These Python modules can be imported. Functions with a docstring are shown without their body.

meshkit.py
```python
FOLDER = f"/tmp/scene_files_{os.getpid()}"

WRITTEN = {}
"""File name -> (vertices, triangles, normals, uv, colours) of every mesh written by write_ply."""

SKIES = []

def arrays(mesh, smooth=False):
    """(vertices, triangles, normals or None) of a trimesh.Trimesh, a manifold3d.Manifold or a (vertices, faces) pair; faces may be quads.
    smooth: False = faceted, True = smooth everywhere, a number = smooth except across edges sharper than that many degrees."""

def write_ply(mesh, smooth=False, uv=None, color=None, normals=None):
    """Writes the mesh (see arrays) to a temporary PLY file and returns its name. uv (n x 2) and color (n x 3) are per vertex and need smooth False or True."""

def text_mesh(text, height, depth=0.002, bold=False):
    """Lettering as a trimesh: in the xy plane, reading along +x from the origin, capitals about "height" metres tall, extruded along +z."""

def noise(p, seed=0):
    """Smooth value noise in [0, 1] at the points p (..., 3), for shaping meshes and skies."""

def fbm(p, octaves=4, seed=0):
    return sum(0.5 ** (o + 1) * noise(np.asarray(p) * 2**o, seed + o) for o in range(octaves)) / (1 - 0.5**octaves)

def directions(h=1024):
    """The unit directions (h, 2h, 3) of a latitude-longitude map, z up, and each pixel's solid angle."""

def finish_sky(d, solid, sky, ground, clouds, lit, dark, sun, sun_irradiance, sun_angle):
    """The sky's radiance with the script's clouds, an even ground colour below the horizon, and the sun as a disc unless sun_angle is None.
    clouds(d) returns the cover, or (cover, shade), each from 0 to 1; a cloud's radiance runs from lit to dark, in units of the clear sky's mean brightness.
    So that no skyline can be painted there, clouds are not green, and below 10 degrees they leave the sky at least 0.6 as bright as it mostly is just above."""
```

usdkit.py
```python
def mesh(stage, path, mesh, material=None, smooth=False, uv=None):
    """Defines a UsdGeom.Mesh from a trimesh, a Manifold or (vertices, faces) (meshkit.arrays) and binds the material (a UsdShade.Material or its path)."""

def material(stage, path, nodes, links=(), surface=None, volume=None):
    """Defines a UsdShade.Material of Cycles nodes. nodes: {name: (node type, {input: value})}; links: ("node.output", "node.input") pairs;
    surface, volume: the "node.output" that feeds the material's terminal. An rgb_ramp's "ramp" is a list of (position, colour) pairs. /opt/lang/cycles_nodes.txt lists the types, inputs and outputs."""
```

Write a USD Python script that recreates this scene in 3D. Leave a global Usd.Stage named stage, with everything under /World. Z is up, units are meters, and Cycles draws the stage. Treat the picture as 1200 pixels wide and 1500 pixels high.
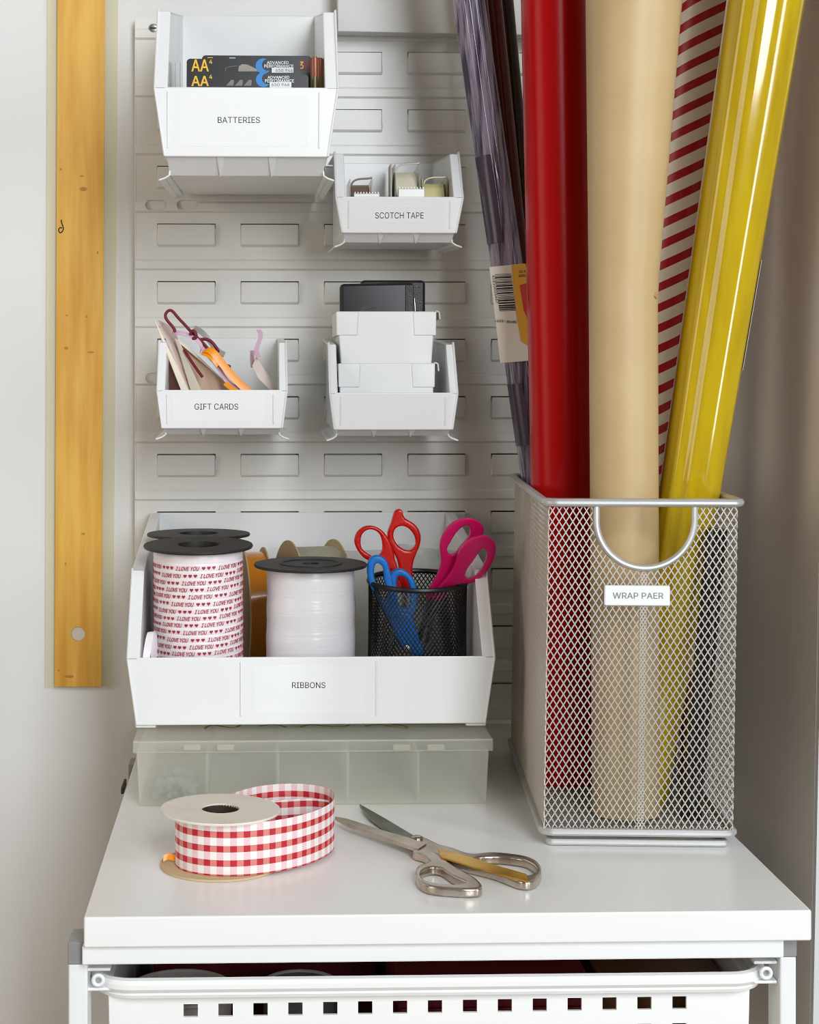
import math, random
import numpy as np, trimesh, usdkit, meshkit
import manifold3d as m3
from manifold3d import Manifold
from shapely.geometry import Polygon, LineString, box as sbox, Point
from shapely import affinity
from shapely.ops import unary_union
from pxr import Usd, UsdGeom, UsdLux, UsdShade, Gf, Sdf

random.seed(7); rng = np.random.default_rng(7)
stage = Usd.Stage.CreateInMemory()
UsdGeom.SetStageUpAxis(stage, UsdGeom.Tokens.z); UsdGeom.SetStageMetersPerUnit(stage, 1.0)
UsdGeom.Xform.Define(stage, '/World'); UsdGeom.Scope.Define(stage, '/World/Looks')

# ------------------------------------------------------------------ camera, light, exposure
F, PPX, PPY, YAW = 2500.0, 457.0, 550.0, 0.03      # focal length and principal point in pixels of the 1200 x 1500 frame
TOP = 0.72                                          # height of the table top
ZC = TOP + 0.322                                    # eye height
CS, SN = math.cos(YAW), math.sin(YAW)
cam = UsdGeom.Camera.Define(stage, '/World/camera')
cam.CreateHorizontalApertureAttr(36.0); cam.CreateVerticalApertureAttr(45.0)
cam.CreateFocalLengthAttr(F / 1200 * 36)
cam.CreateHorizontalApertureOffsetAttr((600 - PPX) / 1200 * 36)
cam.CreateVerticalApertureOffsetAttr((PPY - 750) / 1200 * 36)
cam.CreateClippingRangeAttr(Gf.Vec2f(0.05, 100))
cam.AddTranslateOp().Set(Gf.Vec3d(0, 0, ZC)); cam.AddRotateXYZOp().Set(Gf.Vec3f(90, 0, -math.degrees(YAW)))
cam.CreateExposureAttr(-0.55)

dome = UsdLux.DomeLight.Define(stage, '/World/sky_light')      # the light of the room around the niche
dome.CreateColorAttr(Gf.Vec3f(1.0, 0.90, 0.77)); dome.CreateIntensityAttr(0.08)
def window(name, w, h, intensity, col=(0.90, 0.965, 1.02)):
    l = UsdLux.RectLight.Define(stage, '/World/' + name)
    l.CreateWidthAttr(w); l.CreateHeightAttr(h); l.CreateColorAttr(Gf.Vec3f(*col)); l.CreateIntensityAttr(intensity); return l
win = window('window_light', 0.80, 2.1, 19.2)             # daylight from the wide window behind the camera
win2 = window('side_window_light', 0.4, 2.6, 15.0)       # and from a narrow one further to the right
win3 = window('left_window_light', 1.2, 1.9, 3.2, (1.0, 0.90, 0.76))         # softer light of the room's left side
def look_at(prim, eye, target):
    e, t = np.array(eye, float), np.array(target, float)
    z = (e - t) / np.linalg.norm(e - t); x = np.cross([0, 0, 1], z); x /= np.linalg.norm(x); y = np.cross(z, x)
    m = np.eye(4); m[0, :3], m[1, :3], m[2, :3], m[3, :3] = x, y, z, e
    UsdGeom.Xformable(prim).AddTransformOp().Set(Gf.Matrix4d(m.tolist()))
look_at(win, (0.74, -1.63, ZC + 0.95), (0.0, 1.45, ZC - 0.1))
look_at(win3, (-2.3, -0.1, ZC + 0.45), (0.25, 1.3, ZC - 0.1))
look_at(win2, (2.3, -0.9, ZC + 0.28), (0.0, 1.45, ZC - 0.1))

def P(px, py, Y):
    """The point of the vertical plane at depth Y seen at a pixel of the photograph."""
    t = (px - PPX) / F
    X = Y * (t * CS + SN) / (CS - t * SN)
    return np.array([X, Y, ZC - (py - PPY) / F * (X * SN + Y * CS)])
def T(px, py, z=0.0):
    """The point at height z above the table top seen at a pixel of the photograph."""
    D = (0.322 - z) * F / (py - PPY); x = (px - PPX) / F * D
    return np.array([x * CS + D * SN, D * CS - x * SN, TOP + z])

# ------------------------------------------------------------------ scene graph helpers
def tag(prim, label=None, cat=None, group=None, kind=None):
    for k, v in (('label', label), ('category', cat), ('group', group), ('kind', kind)):
        if v: prim.SetCustomDataByKey(k, v)
    return prim
GROUPS = {'storage_bin': 'white plastic storage bins', 'wrapping_paper_roll': 'wrapping paper rolls in the mesh basket', 'cellophane_roll': 'cellophane rolls in the mesh basket', 'battery_pack': 'battery packs in the batteries bin',
          'tape_dispenser': 'tapes in the scotch tape bin', 'gift_card': 'gift cards in their bin', 'small_box': 'small white boxes in the unlabelled bin', 'black_case': 'black cases in the small white box', 'paper_cup': 'cups in the drawer', 'gift_box': 'boxes in the drawer'}
ORIGIN = {'/World': np.zeros(3)}
def numbered(parent, name):
    path, i = f'{parent}/{name}', 0
    while stage.GetPrimAtPath(path): i += 1; path = f'{parent}/{name}_{i:03d}'
    return path
def thing(name, label, cat, loc=(0, 0, 0), group=None, kind=None):
    path = numbered('/World', name)
    x = UsdGeom.Xform.Define(stage, path); x.AddTranslateOp().Set(Gf.Vec3d(*map(float, loc)))
    ORIGIN[path] = np.array(loc, float)
    tag(x.GetPrim(), label, cat, group or GROUPS.get(name), kind)
    return path
def obj(name, mesh, mat, parent='/World', label=None, smooth=35, uv=None, kind=None, cat=None, group=None):
    v, f, n = meshkit.arrays(mesh, False)
    path = numbered(parent, name)
    ORIGIN[path] = ORIGIN[parent]
    m = usdkit.mesh(stage, path, (v - ORIGIN[parent], f), mat, smooth=smooth, uv=uv)
    tag(m.GetPrim(), label, cat, group, kind)
    return path
def struct(name, mesh, mat, smooth=35, label=None):
    return obj(name, mesh, mat, kind='structure', smooth=smooth, label=label)

# ------------------------------------------------------------------ materials
def lin(*c):
    c = np.array(c, float) / 255
    return tuple(np.where(c <= 0.04045, c / 12.92, ((c + 0.055) / 1.055) ** 2.4))
def mat(name, col, rough=0.5, metal=0.0, var=None, bump=None, stretch=(1, 1, 1), **kw):
    """col in sRGB; var = (second colour, noise scale, low, high): patches of wear; bump = (scale, strength)."""
    p = {'roughness': rough, 'metallic': metal, **kw}
    nodes, links = {'p': ('principled_bsdf', p)}, []
    if var or bump:
        nodes['g'] = ('texture_coordinate', {}); nodes['m'] = ('mapping', {'scale': stretch}); links.append(('g.object', 'm.vector'))
    if var:
        nodes['n'] = ('noise_texture', {'scale': var[1], 'detail': 5.0}); links.append(('m.vector', 'n.vector'))
        nodes['r'] = ('rgb_ramp', {'ramp': [(var[2], lin(*col)), (var[3], lin(*var[0]))]}); links += [('n.fac', 'r.fac'), ('r.color', 'p.base_color')]
    else:
        p['base_color'] = lin(*col)
    if bump:
        nodes['bn'] = ('noise_texture', {'scale': bump[0], 'detail': 4.0}); nodes['b'] = ('bump', {'strength': bump[1], 'distance': 0.001})
        links += [('m.vector', 'bn.vector'), ('bn.fac', 'b.height'), ('b.normal', 'p.normal')]
    return usdkit.material(stage, '/World/Looks/' + name, nodes, links, surface='p.BSDF')
def clear_mat(name, tint, body, fac, rough=0.15, gloss=0.5):
    """Milky see-through plastic: clear film mixed with a pale scattering body."""
    return usdkit.material(stage, '/World/Looks/' + name, {
        't': ('transparent_bsdf', {'color': lin(*tint)}), 'p': ('principled_bsdf', {'base_color': lin(*body), 'roughness': rough, 'specular_ior_level': gloss}),
        'm': ('mix_closure', {'fac': fac})}, [('t.BSDF', 'm.closure1'), ('p.BSDF', 'm.closure2')], surface='m.closure')

wall_m = mat('wall_paint', (239, 239, 239), 0.45, var=((236, 235, 233), 3.0, 0.35, 0.7), bump=(60, 0.05))
side_m = mat('side_wall_paint', (234, 226, 214), 0.5, var=((229, 220, 207), 2.0, 0.35, 0.7), bump=(60, 0.05))
jamb_m = mat('jamb_paint', (222, 222, 220), 0.4)
floor_m = mat('floor_board', (150, 125, 98), 0.5, var=((122, 98, 72), 6.0, 0.3, 0.7), stretch=(1, 8, 1))
panel_m = mat('panel_enamel', (240, 239, 235), 0.34, var=((238, 237, 232), 6.0, 0.3, 0.7), bump=(90, 0.03))
hang_m = mat('hung_enamel', (212, 212, 208), 0.35)
bin_m = mat('bin_plastic', (241, 242, 242), 0.32)
bin2_m = mat('small_box_plastic', (232, 234, 232), 0.35)
paper_m = mat('label_paper', (242, 243, 244), 0.6)
ink_m = mat('label_ink', (62, 62, 64), 0.6)
ink2_m = mat('pale_ink', (128, 128, 128), 0.6)
black_ink = mat('black_ink', (30, 30, 28), 0.6)
table_m = mat('melamine_white', (248, 248, 246), 0.28, var=((246, 245, 243), 5, 0.35, 0.7))
frame_m = mat('frame_white', (243, 245, 245), 0.35)
cap_m = mat('cap_grey', (150, 150, 152), 0.4)
drawer_m = mat('drawer_plastic', (247, 248, 246), 0.35)
screw_m = mat('screw_steel', (150, 148, 140), 0.3, 1.0)
wood_m = mat('ruler_wood', (240, 190, 86), 0.42, var=((218, 156, 54), 22.0, 0.36, 0.7), stretch=(4, 4, 0.35), bump=(120, 0.08))
stain_m = mat('ruler_stain', (186, 136, 58), 0.6)
acryl_m = clear_mat('ruler_backing', (254, 253, 245), (248, 245, 226), 0.25, 0.12)
silver_m = mat('basket_silver', (205, 204, 202), 0.46, 0.7)
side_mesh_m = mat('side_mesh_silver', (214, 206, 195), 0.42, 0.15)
mesh_m = mat('mesh_silver', (182, 177, 170), 0.42, 0.5)
blackwire_m = mat('cup_black', (26, 25, 25), 0.4)
spool_m = mat('spool_black', (38, 36, 35), 0.5, var=((60, 57, 55), 60, 0.55, 0.8))
heart_m = mat('heart_ribbon', (246, 236, 238), 0.3)
red_print = mat('ribbon_print', (172, 40, 62), 0.4)
white_rib = mat('white_ribbon', (238, 236, 238), 0.22, bump=(20, 0.25), stretch=(1, 1, 26))
orange_rib = mat('orange_ribbon', (226, 140, 14), 0.22, coat_weight=0.3)
beige_rib = mat('beige_ribbon', (176, 172, 148), 0.4)
card_m = mat('spool_card', (205, 180, 140), 0.7)
disc_m = mat('spool_disc', (238, 230, 216), 0.6, var=((230, 220, 204), 40, 0.4, 0.7))
red_pl = mat('red_handle', (202, 16, 8), 0.22, specular_ior_level=0.35)
blue_pl = mat('blue_handle', (8, 112, 198), 0.35, specular_ior_level=0.35)
pink_pl = mat('pink_handle', (214, 24, 104), 0.35, specular_ior_level=0.3)
steel_m = mat('scissor_steel', (176, 172, 164), 0.3, 1.0)
nickel_m = mat('worn_nickel', (206, 196, 182), 0.26, 1.0, var=((176, 158, 140), 40, 0.4, 0.65))
blade_m = mat('dull_blade', (132, 130, 124), 0.35, 1.0, var=((108, 104, 98), 60, 0.4, 0.7))
gold_m = mat('gold_plate', (232, 184, 62), 0.3, 0.6, var=((196, 142, 50), 50, 0.45, 0.7))
red_paper = mat('red_paper', (176, 4, 6), 0.26, bump=(14, 0.12), stretch=(3, 3, 0.4), specular_ior_level=0.2)
kraft_m = mat('kraft_paper', (204, 176, 130), 0.45, var=((194, 165, 118), 14, 0.35, 0.7), bump=(160, 0.08))
yellow_m = mat('yellow_film', (198, 168, 8), 0.12, var=((176, 142, 6), 9, 0.42, 0.72), stretch=(9, 9, 0.15), coat_weight=0.8, coat_roughness=0.06)
purple_m = mat('purple_film', (150, 138, 158), 0.16, var=((62, 50, 70), 24, 0.40, 0.58), stretch=(8, 8, 0.25), coat_weight=0.6, coat_roughness=0.08)
purple_dark = mat('purple_patch', (72, 60, 76), 0.2)
maroon_m = mat('maroon_film', (84, 24, 30), 0.18)
dark_m = mat('black_paper', (28, 25, 26), 0.2)
brown_m = mat('brown_roll', (110, 66, 30), 0.4)
tan_ink = mat('orange_print', (222, 160, 50), 0.5)
batt_card = mat('battery_card', (24, 22, 24), 0.3)
yel_ink = mat('yellow_print', (245, 190, 34), 0.4)
blue_ink = mat('blue_print', (32, 128, 206), 0.4)
wht_ink = mat('white_print', (235, 236, 238), 0.5)
maroon_ink = mat('maroon_print', (120, 24, 44), 0.4)
copper_m = mat('battery_copper', (150, 92, 72), 0.35, 0.4)
olive_m = mat('battery_shell', (122, 112, 84), 0.35, 0.6)
box_m = usdkit.material(stage, '/World/Looks/organiser_plastic', {'t': ('transparent_bsdf', {'color': lin(252, 252, 248)}), 'l': ('translucent_bsdf', {'color': lin(252, 251, 245)}),
    'p': ('principled_bsdf', {'base_color': lin(250, 249, 242), 'roughness': 0.22}), 'a': ('mix_closure', {'fac': 0.55}), 'm': ('mix_closure', {'fac': 0.26})},
    [('l.BSDF', 'a.closure1'), ('p.BSDF', 'a.closure2'), ('t.BSDF', 'm.closure1'), ('a.closure', 'm.closure2')], surface='m.closure')
bead_m = clear_mat('bead_glass', (236, 240, 242), (226, 230, 232), 0.22, 0.03, 1.0)
film_m = clear_mat('cellophane', (246, 246, 244), (196, 194, 190), 0.13, 0.05, 1.0)
tape_m = mat('tape_roll', (232, 224, 200), 0.35)
tape_y = clear_mat('tape_case', (236, 232, 205), (222, 214, 180), 0.5, 0.1)
tape_c = clear_mat('tape_clear', (240, 238, 232), (210, 206, 196), 0.35, 0.1)
tape_d = mat('tape_dark', (120, 96, 78), 0.35)
cutter_m = mat('cutter_grey', (200, 198, 192), 0.4, 0.3)
card_box = mat('divider_board', (208, 202, 192), 0.6)
blush_m = mat('blush_card', (222, 198, 188), 0.6)
kraftcard_m = mat('tan_card', (190, 160, 134), 0.6)
cream_m = mat('cream_card', (236, 224, 204), 0.6)
cord_m = mat('maroon_cord', (112, 22, 38), 0.6)
orng_m = mat('orange_satin', (244, 152, 24), 0.3)
lilac_m = mat('lilac_satin', (222, 184, 206), 0.3)
grey_silk = mat('grey_ribbon', (150, 146, 140), 0.35)
case_m = mat('black_case', (44, 41, 44), 0.22, specular_ior_level=0.2)
case2_m = mat('black_case_grain', (30, 28, 30), 0.4, bump=(700, 0.4))
cupwhite = mat('cup_white', (214, 206, 196), 0.4)
redbox_m = mat('red_box', (120, 22, 34), 0.5)

def uv_material(name, nodes, links, rough):
    n = {'u': ('uvmap', {'attribute': 'st'}), 's': ('separate_xyz', {}), 'p': ('principled_bsdf', {'roughness': rough}), **nodes}
    return usdkit.material(stage, '/World/Looks/' + name, n, [('u.UV', 's.vector'), *links], surface='p.BSDF')
gingham_m = uv_material('gingham', {
    'fu': ('math', {'math_type': 'fraction'}), 'fv': ('math', {'math_type': 'fraction'}),
    'gu': ('math', {'math_type': 'greater_than', 'value2': 0.5}), 'gv': ('math', {'math_type': 'greater_than', 'value2': 0.55}),
    'a': ('mix', {'color1': lin(244, 240, 236), 'color2': lin(236, 202, 204)}), 'b': ('mix', {'color1': lin(218, 132, 124), 'color2': lin(190, 26, 42)}),
    'c': ('mix', {})},
    [('s.x', 'fu.value1'), ('s.y', 'fv.value1'), ('fu.value', 'gu.value1'), ('fv.value', 'gv.value1'), ('gu.value', 'a.fac'), ('gu.value', 'b.fac'), ('gv.value', 'c.fac'),
     ('a.color', 'c.color1'), ('b.color', 'c.color2'), ('c.color', 'p.base_color')], 0.5)
stripe_m = uv_material('striped_paper', {
    'fu': ('math', {'math_type': 'fraction'}), 'gu': ('math', {'math_type': 'greater_than', 'value2': 0.58}),
    'a': ('mix', {'color1': lin(244, 236, 222), 'color2': lin(180, 14, 30)})},
    [('s.x', 'fu.value1'), ('fu.value', 'gu.value1'), ('gu.value', 'a.fac'), ('a.color', 'p.base_color')], 0.35)

# ------------------------------------------------------------------ mesh helpers
def arr(m):
    v, f, _ = meshkit.arrays(m, False); return trimesh.Trimesh(v, f, process=False)
def join(*ms):
    return trimesh.util.concatenate([arr(m) for m in ms])
SPH = Manifold.sphere(1.0, 8).to_mesh().vert_properties[:, :3]
def hull(pts, r=0.001):
    pts = np.atleast_2d(np.array(pts, float))
    return arr(Manifold.hull_points(pts if r <= 0 else (pts[:, None, :] + SPH[None] * r).reshape(-1, 3)))
def rbox(lo, hi, r=0.001):
    lo, hi = np.minimum(lo, hi).astype(float), np.maximum(lo, hi).astype(float)
    r = min(r, (hi - lo).min() * 0.45)
    return hull([[x, y, z] for x in (lo[0] + r, hi[0] - r) for y in (lo[1] + r, hi[1] - r) for z in (lo[2] + r, hi[2] - r)], r)
def tube(path, r, closed=False, n=8, flat=1.0):
    p = np.array(path, float); N = len(p)
    t = np.roll(p, -1, 0) - np.roll(p, 1, 0) if closed else np.gradient(p, axis=0)
    t /= np.linalg.norm(t, axis=1, keepdims=True) + 1e-12
    a = np.array([0, 0, 1.0]) if abs(t[0][2]) < 0.9 else np.array([1.0, 0, 0])
    rr = np.broadcast_to(np.asarray(r, float), (N,)); V = []
    u = a - t[0] * (a @ t[0]); u /= np.linalg.norm(u)
    th = np.arange(n) * 2 * np.pi / n
    for i in range(N):
        u = u - t[i] * (u @ t[i]); u /= np.linalg.norm(u); w = np.cross(t[i], u)
        V.append(p[i] + rr[i] * (np.cos(th)[:, None] * u * flat + np.sin(th)[:, None] * w))
    V = np.vstack(V); Fc = []
    for i in range(N if closed else N - 1):
        a0, b0 = i * n, ((i + 1) % N) * n
        for k in range(n):
            k2 = (k + 1) % n
            Fc += [[a0 + k, a0 + k2, b0 + k2], [a0 + k, b0 + k2, b0 + k]]
    if not closed:
        for base, s in ((0, 1), ((N - 1) * n, -1)):
            for k in range(1, n - 1):
                Fc.append([base, base + k + 1, base + k] if s > 0 else [base, base + k, base + k + 1])
    return trimesh.Trimesh(V, Fc, process=False)
def spline(pts, n=40, closed=False):
    from scipy.interpolate import splprep, splev
    p = np.array(pts, float)
    if closed: p = np.vstack([p, p[:1]])
    tck, _ = splprep(p.T, s=0, per=closed, k=min(3, len(p) - 1))
    u = np.linspace(0, 1, n, endpoint=not closed)
    return np.array(splev(u, tck)).T
def lathe(profile, n=64, at=(0, 0, 0)):
    """profile: (radius, height) pairs outward from the bottom axis to the top axis."""
    m = trimesh.creation.revolve(np.array(profile, float), sections=n); m.apply_translation(at); return m
def ring_solid(r0, r1, z0, z1, n=64, at=(0, 0, 0), b=0.0004):
    return lathe([(r0, z0), (r1 - b, z0), (r1, z0 + b), (r1, z1 - b), (r1 - b, z1), (r0, z1), (r0, z0)], n, at)
def rot(m, axis, deg, at):
    m = arr(m); m.apply_transform(trimesh.transformations.rotation_matrix(math.radians(deg), axis, at)); return m
def extrude(poly, th):
    polys = getattr(poly, 'geoms', [poly])
    return trimesh.util.concatenate([trimesh.creation.extrude_polygon(g, th, engine='earcut') for g in polys if g.area > 0])
def stand(m, Y):
    """A flat shape of the xy plane stood up in the XZ plane at depth Y, its top side facing the camera side."""
    v = np.array(m.vertices); return trimesh.Trimesh(np.c_[v[:, 0], Y - v[:, 2], v[:, 1]], m.faces, process=False)
def px_poly(pts, Y, holes=()):
    q = lambda ps: [tuple(P(x, y, Y)[[0, 2]]) for x, y in ps]
    return Polygon(q(pts), [q(h) for h in holes])
def soft(poly, th, step=0.0016, it=4):
    """An outline extruded and rounded over."""
    poly = poly.buffer(0.0008, join_style='round').buffer(-0.0008)
    if poly.geom_type != 'Polygon': poly = max(poly.geoms, key=lambda g: g.area)
    poly = poly.simplify(0.0001)
    cs = m3.CrossSection([np.array(poly.exterior.coords)[:-1]] + [np.array(i.coords)[:-1] for i in poly.interiors], m3.FillRule.EvenOdd)
    mf = Manifold.extrude(cs, th).refine_to_length(step)
    m = arr(mf); m.merge_vertices()
    trimesh.smoothing.filter_taubin(m, lamb=0.5, nu=0.3, iterations=it)
    return m
def smooth_px(pts, n=60):
    return [tuple(p) for p in spline(pts, n, closed=True)]
def strip(path, w_dir, width, th=0.0003, uv_scale=None, v_rows=1):
    """A ribbon: a path swept along a constant width direction, with a thickness."""
    p = np.array(path, float); w = np.array(w_dir, float); w = w / np.linalg.norm(w) * width
    t = np.gradient(p, axis=0); nrm = np.cross(t, w); nrm /= np.linalg.norm(nrm, axis=1, keepdims=True) + 1e-12
    s = np.r_[0, np.cumsum(np.linalg.norm(np.diff(p, axis=0), axis=1))]
    N = len(p); V, UV, Fc = [], [], []
    for side in (1, -1):
        for k in (0, 1):
            V.append(p + nrm * th / 2 * side + w * k); UV.append(np.c_[s, np.full(N, width * k)])
    V, UV = np.vstack(V), np.vstack(UV)
    q = lambda a, b, i: [[a * N + i, a * N + i + 1, b * N + i + 1], [a * N + i, b * N + i + 1, b * N + i]]
    for i in range(N - 1):
        Fc += q(0, 1, i) + q(3, 2, i) + q(1, 3, i) + q(2, 0, i)
    return trimesh.Trimesh(V, Fc, process=False), UV
def lettering(text, p0, p1, height, Y, depth=0.00012, bold=False, yfun=None):
    """Flat print standing at depth Y from point p0 (x, z of the baseline start) to p1 (its end), capitals height tall."""
    m = meshkit.text_mesh(text, height, depth, bold)
    b = m.bounds; w = math.hypot(p1[0] - p0[0], p1[1] - p0[1])
    m.apply_translation([-b[0][0], 0, 0]); m.apply_scale([w / (b[1][0] - b[0][0]), 1, 1])
    a = math.atan2(p1[1] - p0[1], p1[0] - p0[0]); m.apply_transform(trimesh.transformations.rotation_matrix(a, [0, 0, 1]))
    m.apply_translation([p0[0], p0[1], 0])
    m = stand(m, Y)
    if yfun is not None: m.vertices[:, 1] += yfun(m.vertices[:, 2])
    return m
def px_text(text, x0, x1, ybase, h, Y, **kw):
    a, b = P(x0, ybase, Y), P(x1, ybase, Y)
    return lettering(text, a[[0, 2]], b[[0, 2]], h * Y / F, Y, **kw)
def roll_mesh(p0, p1, r0, r1, n=72, rings=40, wob=0.0, seed=0, facets=(), rfun=None, cfun=None, wall=0.002, crease=0.0):
    """A leaning paper roll, hollow, from the bottom centre p0 to the top centre p1."""
    p0, p1 = np.array(p0, float), np.array(p1, float); ax = p1 - p0; L = np.linalg.norm(ax); ax /= L
    e1 = np.cross([0, 1, 0], ax); e1 /= np.linalg.norm(e1); e2 = np.cross(ax, e1)
    th = np.arange(n + 1) * 2 * np.pi / n; s = np.linspace(0, 1, rings)
    def surf(inner):
        V = np.zeros((rings, n + 1, 3))
        for i, t in enumerate(s):
            c = p0 + (p1 - p0) * t + (cfun(t) if cfun else 0)
            r = (rfun(t) if rfun else r0 + (r1 - r0) * t) - inner
            q = np.c_[np.cos(th) * 1.2, np.sin(th) * 1.2, np.full(n + 1, t * 2.0)]
            rr = r * (1 + wob * (meshkit.fbm(q * np.array([2, 2, 1]) + 5, 3, seed) - 0.5)) + sum(a * np.exp(-((np.mod(th - c0 + np.pi, 2 * np.pi) - np.pi) / wd) ** 2) for c0, a, wd in facets)
            if crease:
                q2 = np.c_[np.cos(th) * 7, np.sin(th) * 7, np.full(n + 1, t * 3.0)]
                rr = rr + crease * (meshkit.fbm(q2 + 11, 2, seed + 3) - 0.5)
            V[i] = c + rr[:, None] * (np.cos(th)[:, None] * e1 + np.sin(th)[:, None] * e2)
        return V
    o, i_ = surf(0), surf(wall)
    UV = np.stack(np.broadcast_arrays((th * (r0 + r1) / 2)[None, :], (s * L)[:, None]), -1)
    def quads(off, flip):
        a = (np.arange(rings - 1)[:, None] * (n + 1) + np.arange(n)[None, :]).ravel() + off
        b, c, d = a + 1, a + n + 2, a + n + 1
        f = np.vstack([np.c_[a, b, c], np.c_[a, c, d]]); return f[:, ::-1] if flip else f
    N = rings * (n + 1)
    V = np.vstack([o.reshape(-1, 3), i_.reshape(-1, 3)])
    k = np.arange(n); top = (rings - 1) * (n + 1)
    caps = np.vstack([np.c_[top + k, top + k + 1, N + top + k + 1], np.c_[top + k, N + top + k + 1, N + top + k], np.c_[k, N + k + 1, k + 1], np.c_[k, N + k, N + k + 1]])
    m = trimesh.Trimesh(V, np.vstack([quads(0, False), quads(N, True), caps]), process=False)
    return m, np.vstack([UV.reshape(-1, 2)] * 2)

WALL_Y, PANEL_Y = 1.600, 1.584
# ================================================================== the setting
struct('wall_back', rbox((-1.6, WALL_Y, 0), (0.55, WALL_Y + 0.08, 2.3), 0), wall_m, smooth=False)
XR = 0.396
def y_for(px): t = (px - PPX) / F; return XR * (CS - t * SN) / (t * CS + SN)
ye = lambda z: y_for(1196) + (y_for(1190) - y_for(1196)) * (ZC - 0.225 - z) / 0.15      # the wall's free edge leans a little
struct('wall_right', hull([(x, y, z) for z in (0, 2.3) for x, y in ((XR, ye(z)), (XR + 0.15, ye(z)), (XR, WALL_Y + 0.05), (XR + 0.15, WALL_Y + 0.05))], 0), side_m, smooth=False)
struct('trim_1', hull([(x, y, z) for z in (0, 2.3) for x in (XR + 0.0005, XR + 0.15) for y in (ye(z) - 0.006, ye(z) - 0.0002)], 0), jamb_m, smooth=False)
struct('floor', rbox((-1.6, -1.2, -0.05), (1.4, 1.75, 0), 0), floor_m, smooth=False)

# ------------------------------------------------------------------ louvred panel
XL = P(198, 400, PANEL_Y)[0]; XRP = XL + 0.458
ZT = P(400, 27, PANEL_Y)[2]; ZB = P(400, 1062, PANEL_Y)[2]
pan = thing('louvre_panel', 'large pale grey louvred metal wall panel carrying the white bins', 'wall panel', (XL, PANEL_Y, ZB))
prof = [(PANEL_Y + 0.0012, ZT), (PANEL_Y, ZT)]
rows = [76.5 + 84.3 * k for k in range(-1, 12)]
zrow = [P(300, y, PANEL_Y)[2] for y in rows]
for y in rows:
    for dy, dd in ((50, 0), (53, -0.0016), (64, -0.0022), (67, 0)):
        prof.append((PANEL_Y + dd, P(300, y + dy, PANEL_Y)[2]))
prof = [q for q in prof if ZB < q[1] <= ZT]
prof.append((PANEL_Y, ZB)); front = sorted(set(prof[1:]), key=lambda q: -q[1])
outline = front + [(d + 0.0012, z) for d, z in front[::-1]]
sheet = Manifold.extrude(m3.CrossSection([np.array(outline)], m3.FillRule.NonZero), XRP - XL)
v = arr(sheet); v.vertices = np.c_[v.vertices[:, 2] + XL, v.vertices[:, 0], v.vertices[:, 1]]
sheet = Manifold(m3.Mesh(np.asarray(v.vertices, np.float32), np.asarray(v.faces, np.uint32)))
if sheet.volume() < 0: v.invert(); sheet = Manifold(m3.Mesh(np.asarray(v.vertices, np.float32), np.asarray(v.faces, np.uint32)))
cut, louvres = [], []
def boxm(lo, hi): return Manifold.cube([float(b - a) for a, b in zip(lo, hi)]).translate([float(a) for a in lo])
LW = 85 * PANEL_Y / F
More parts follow.
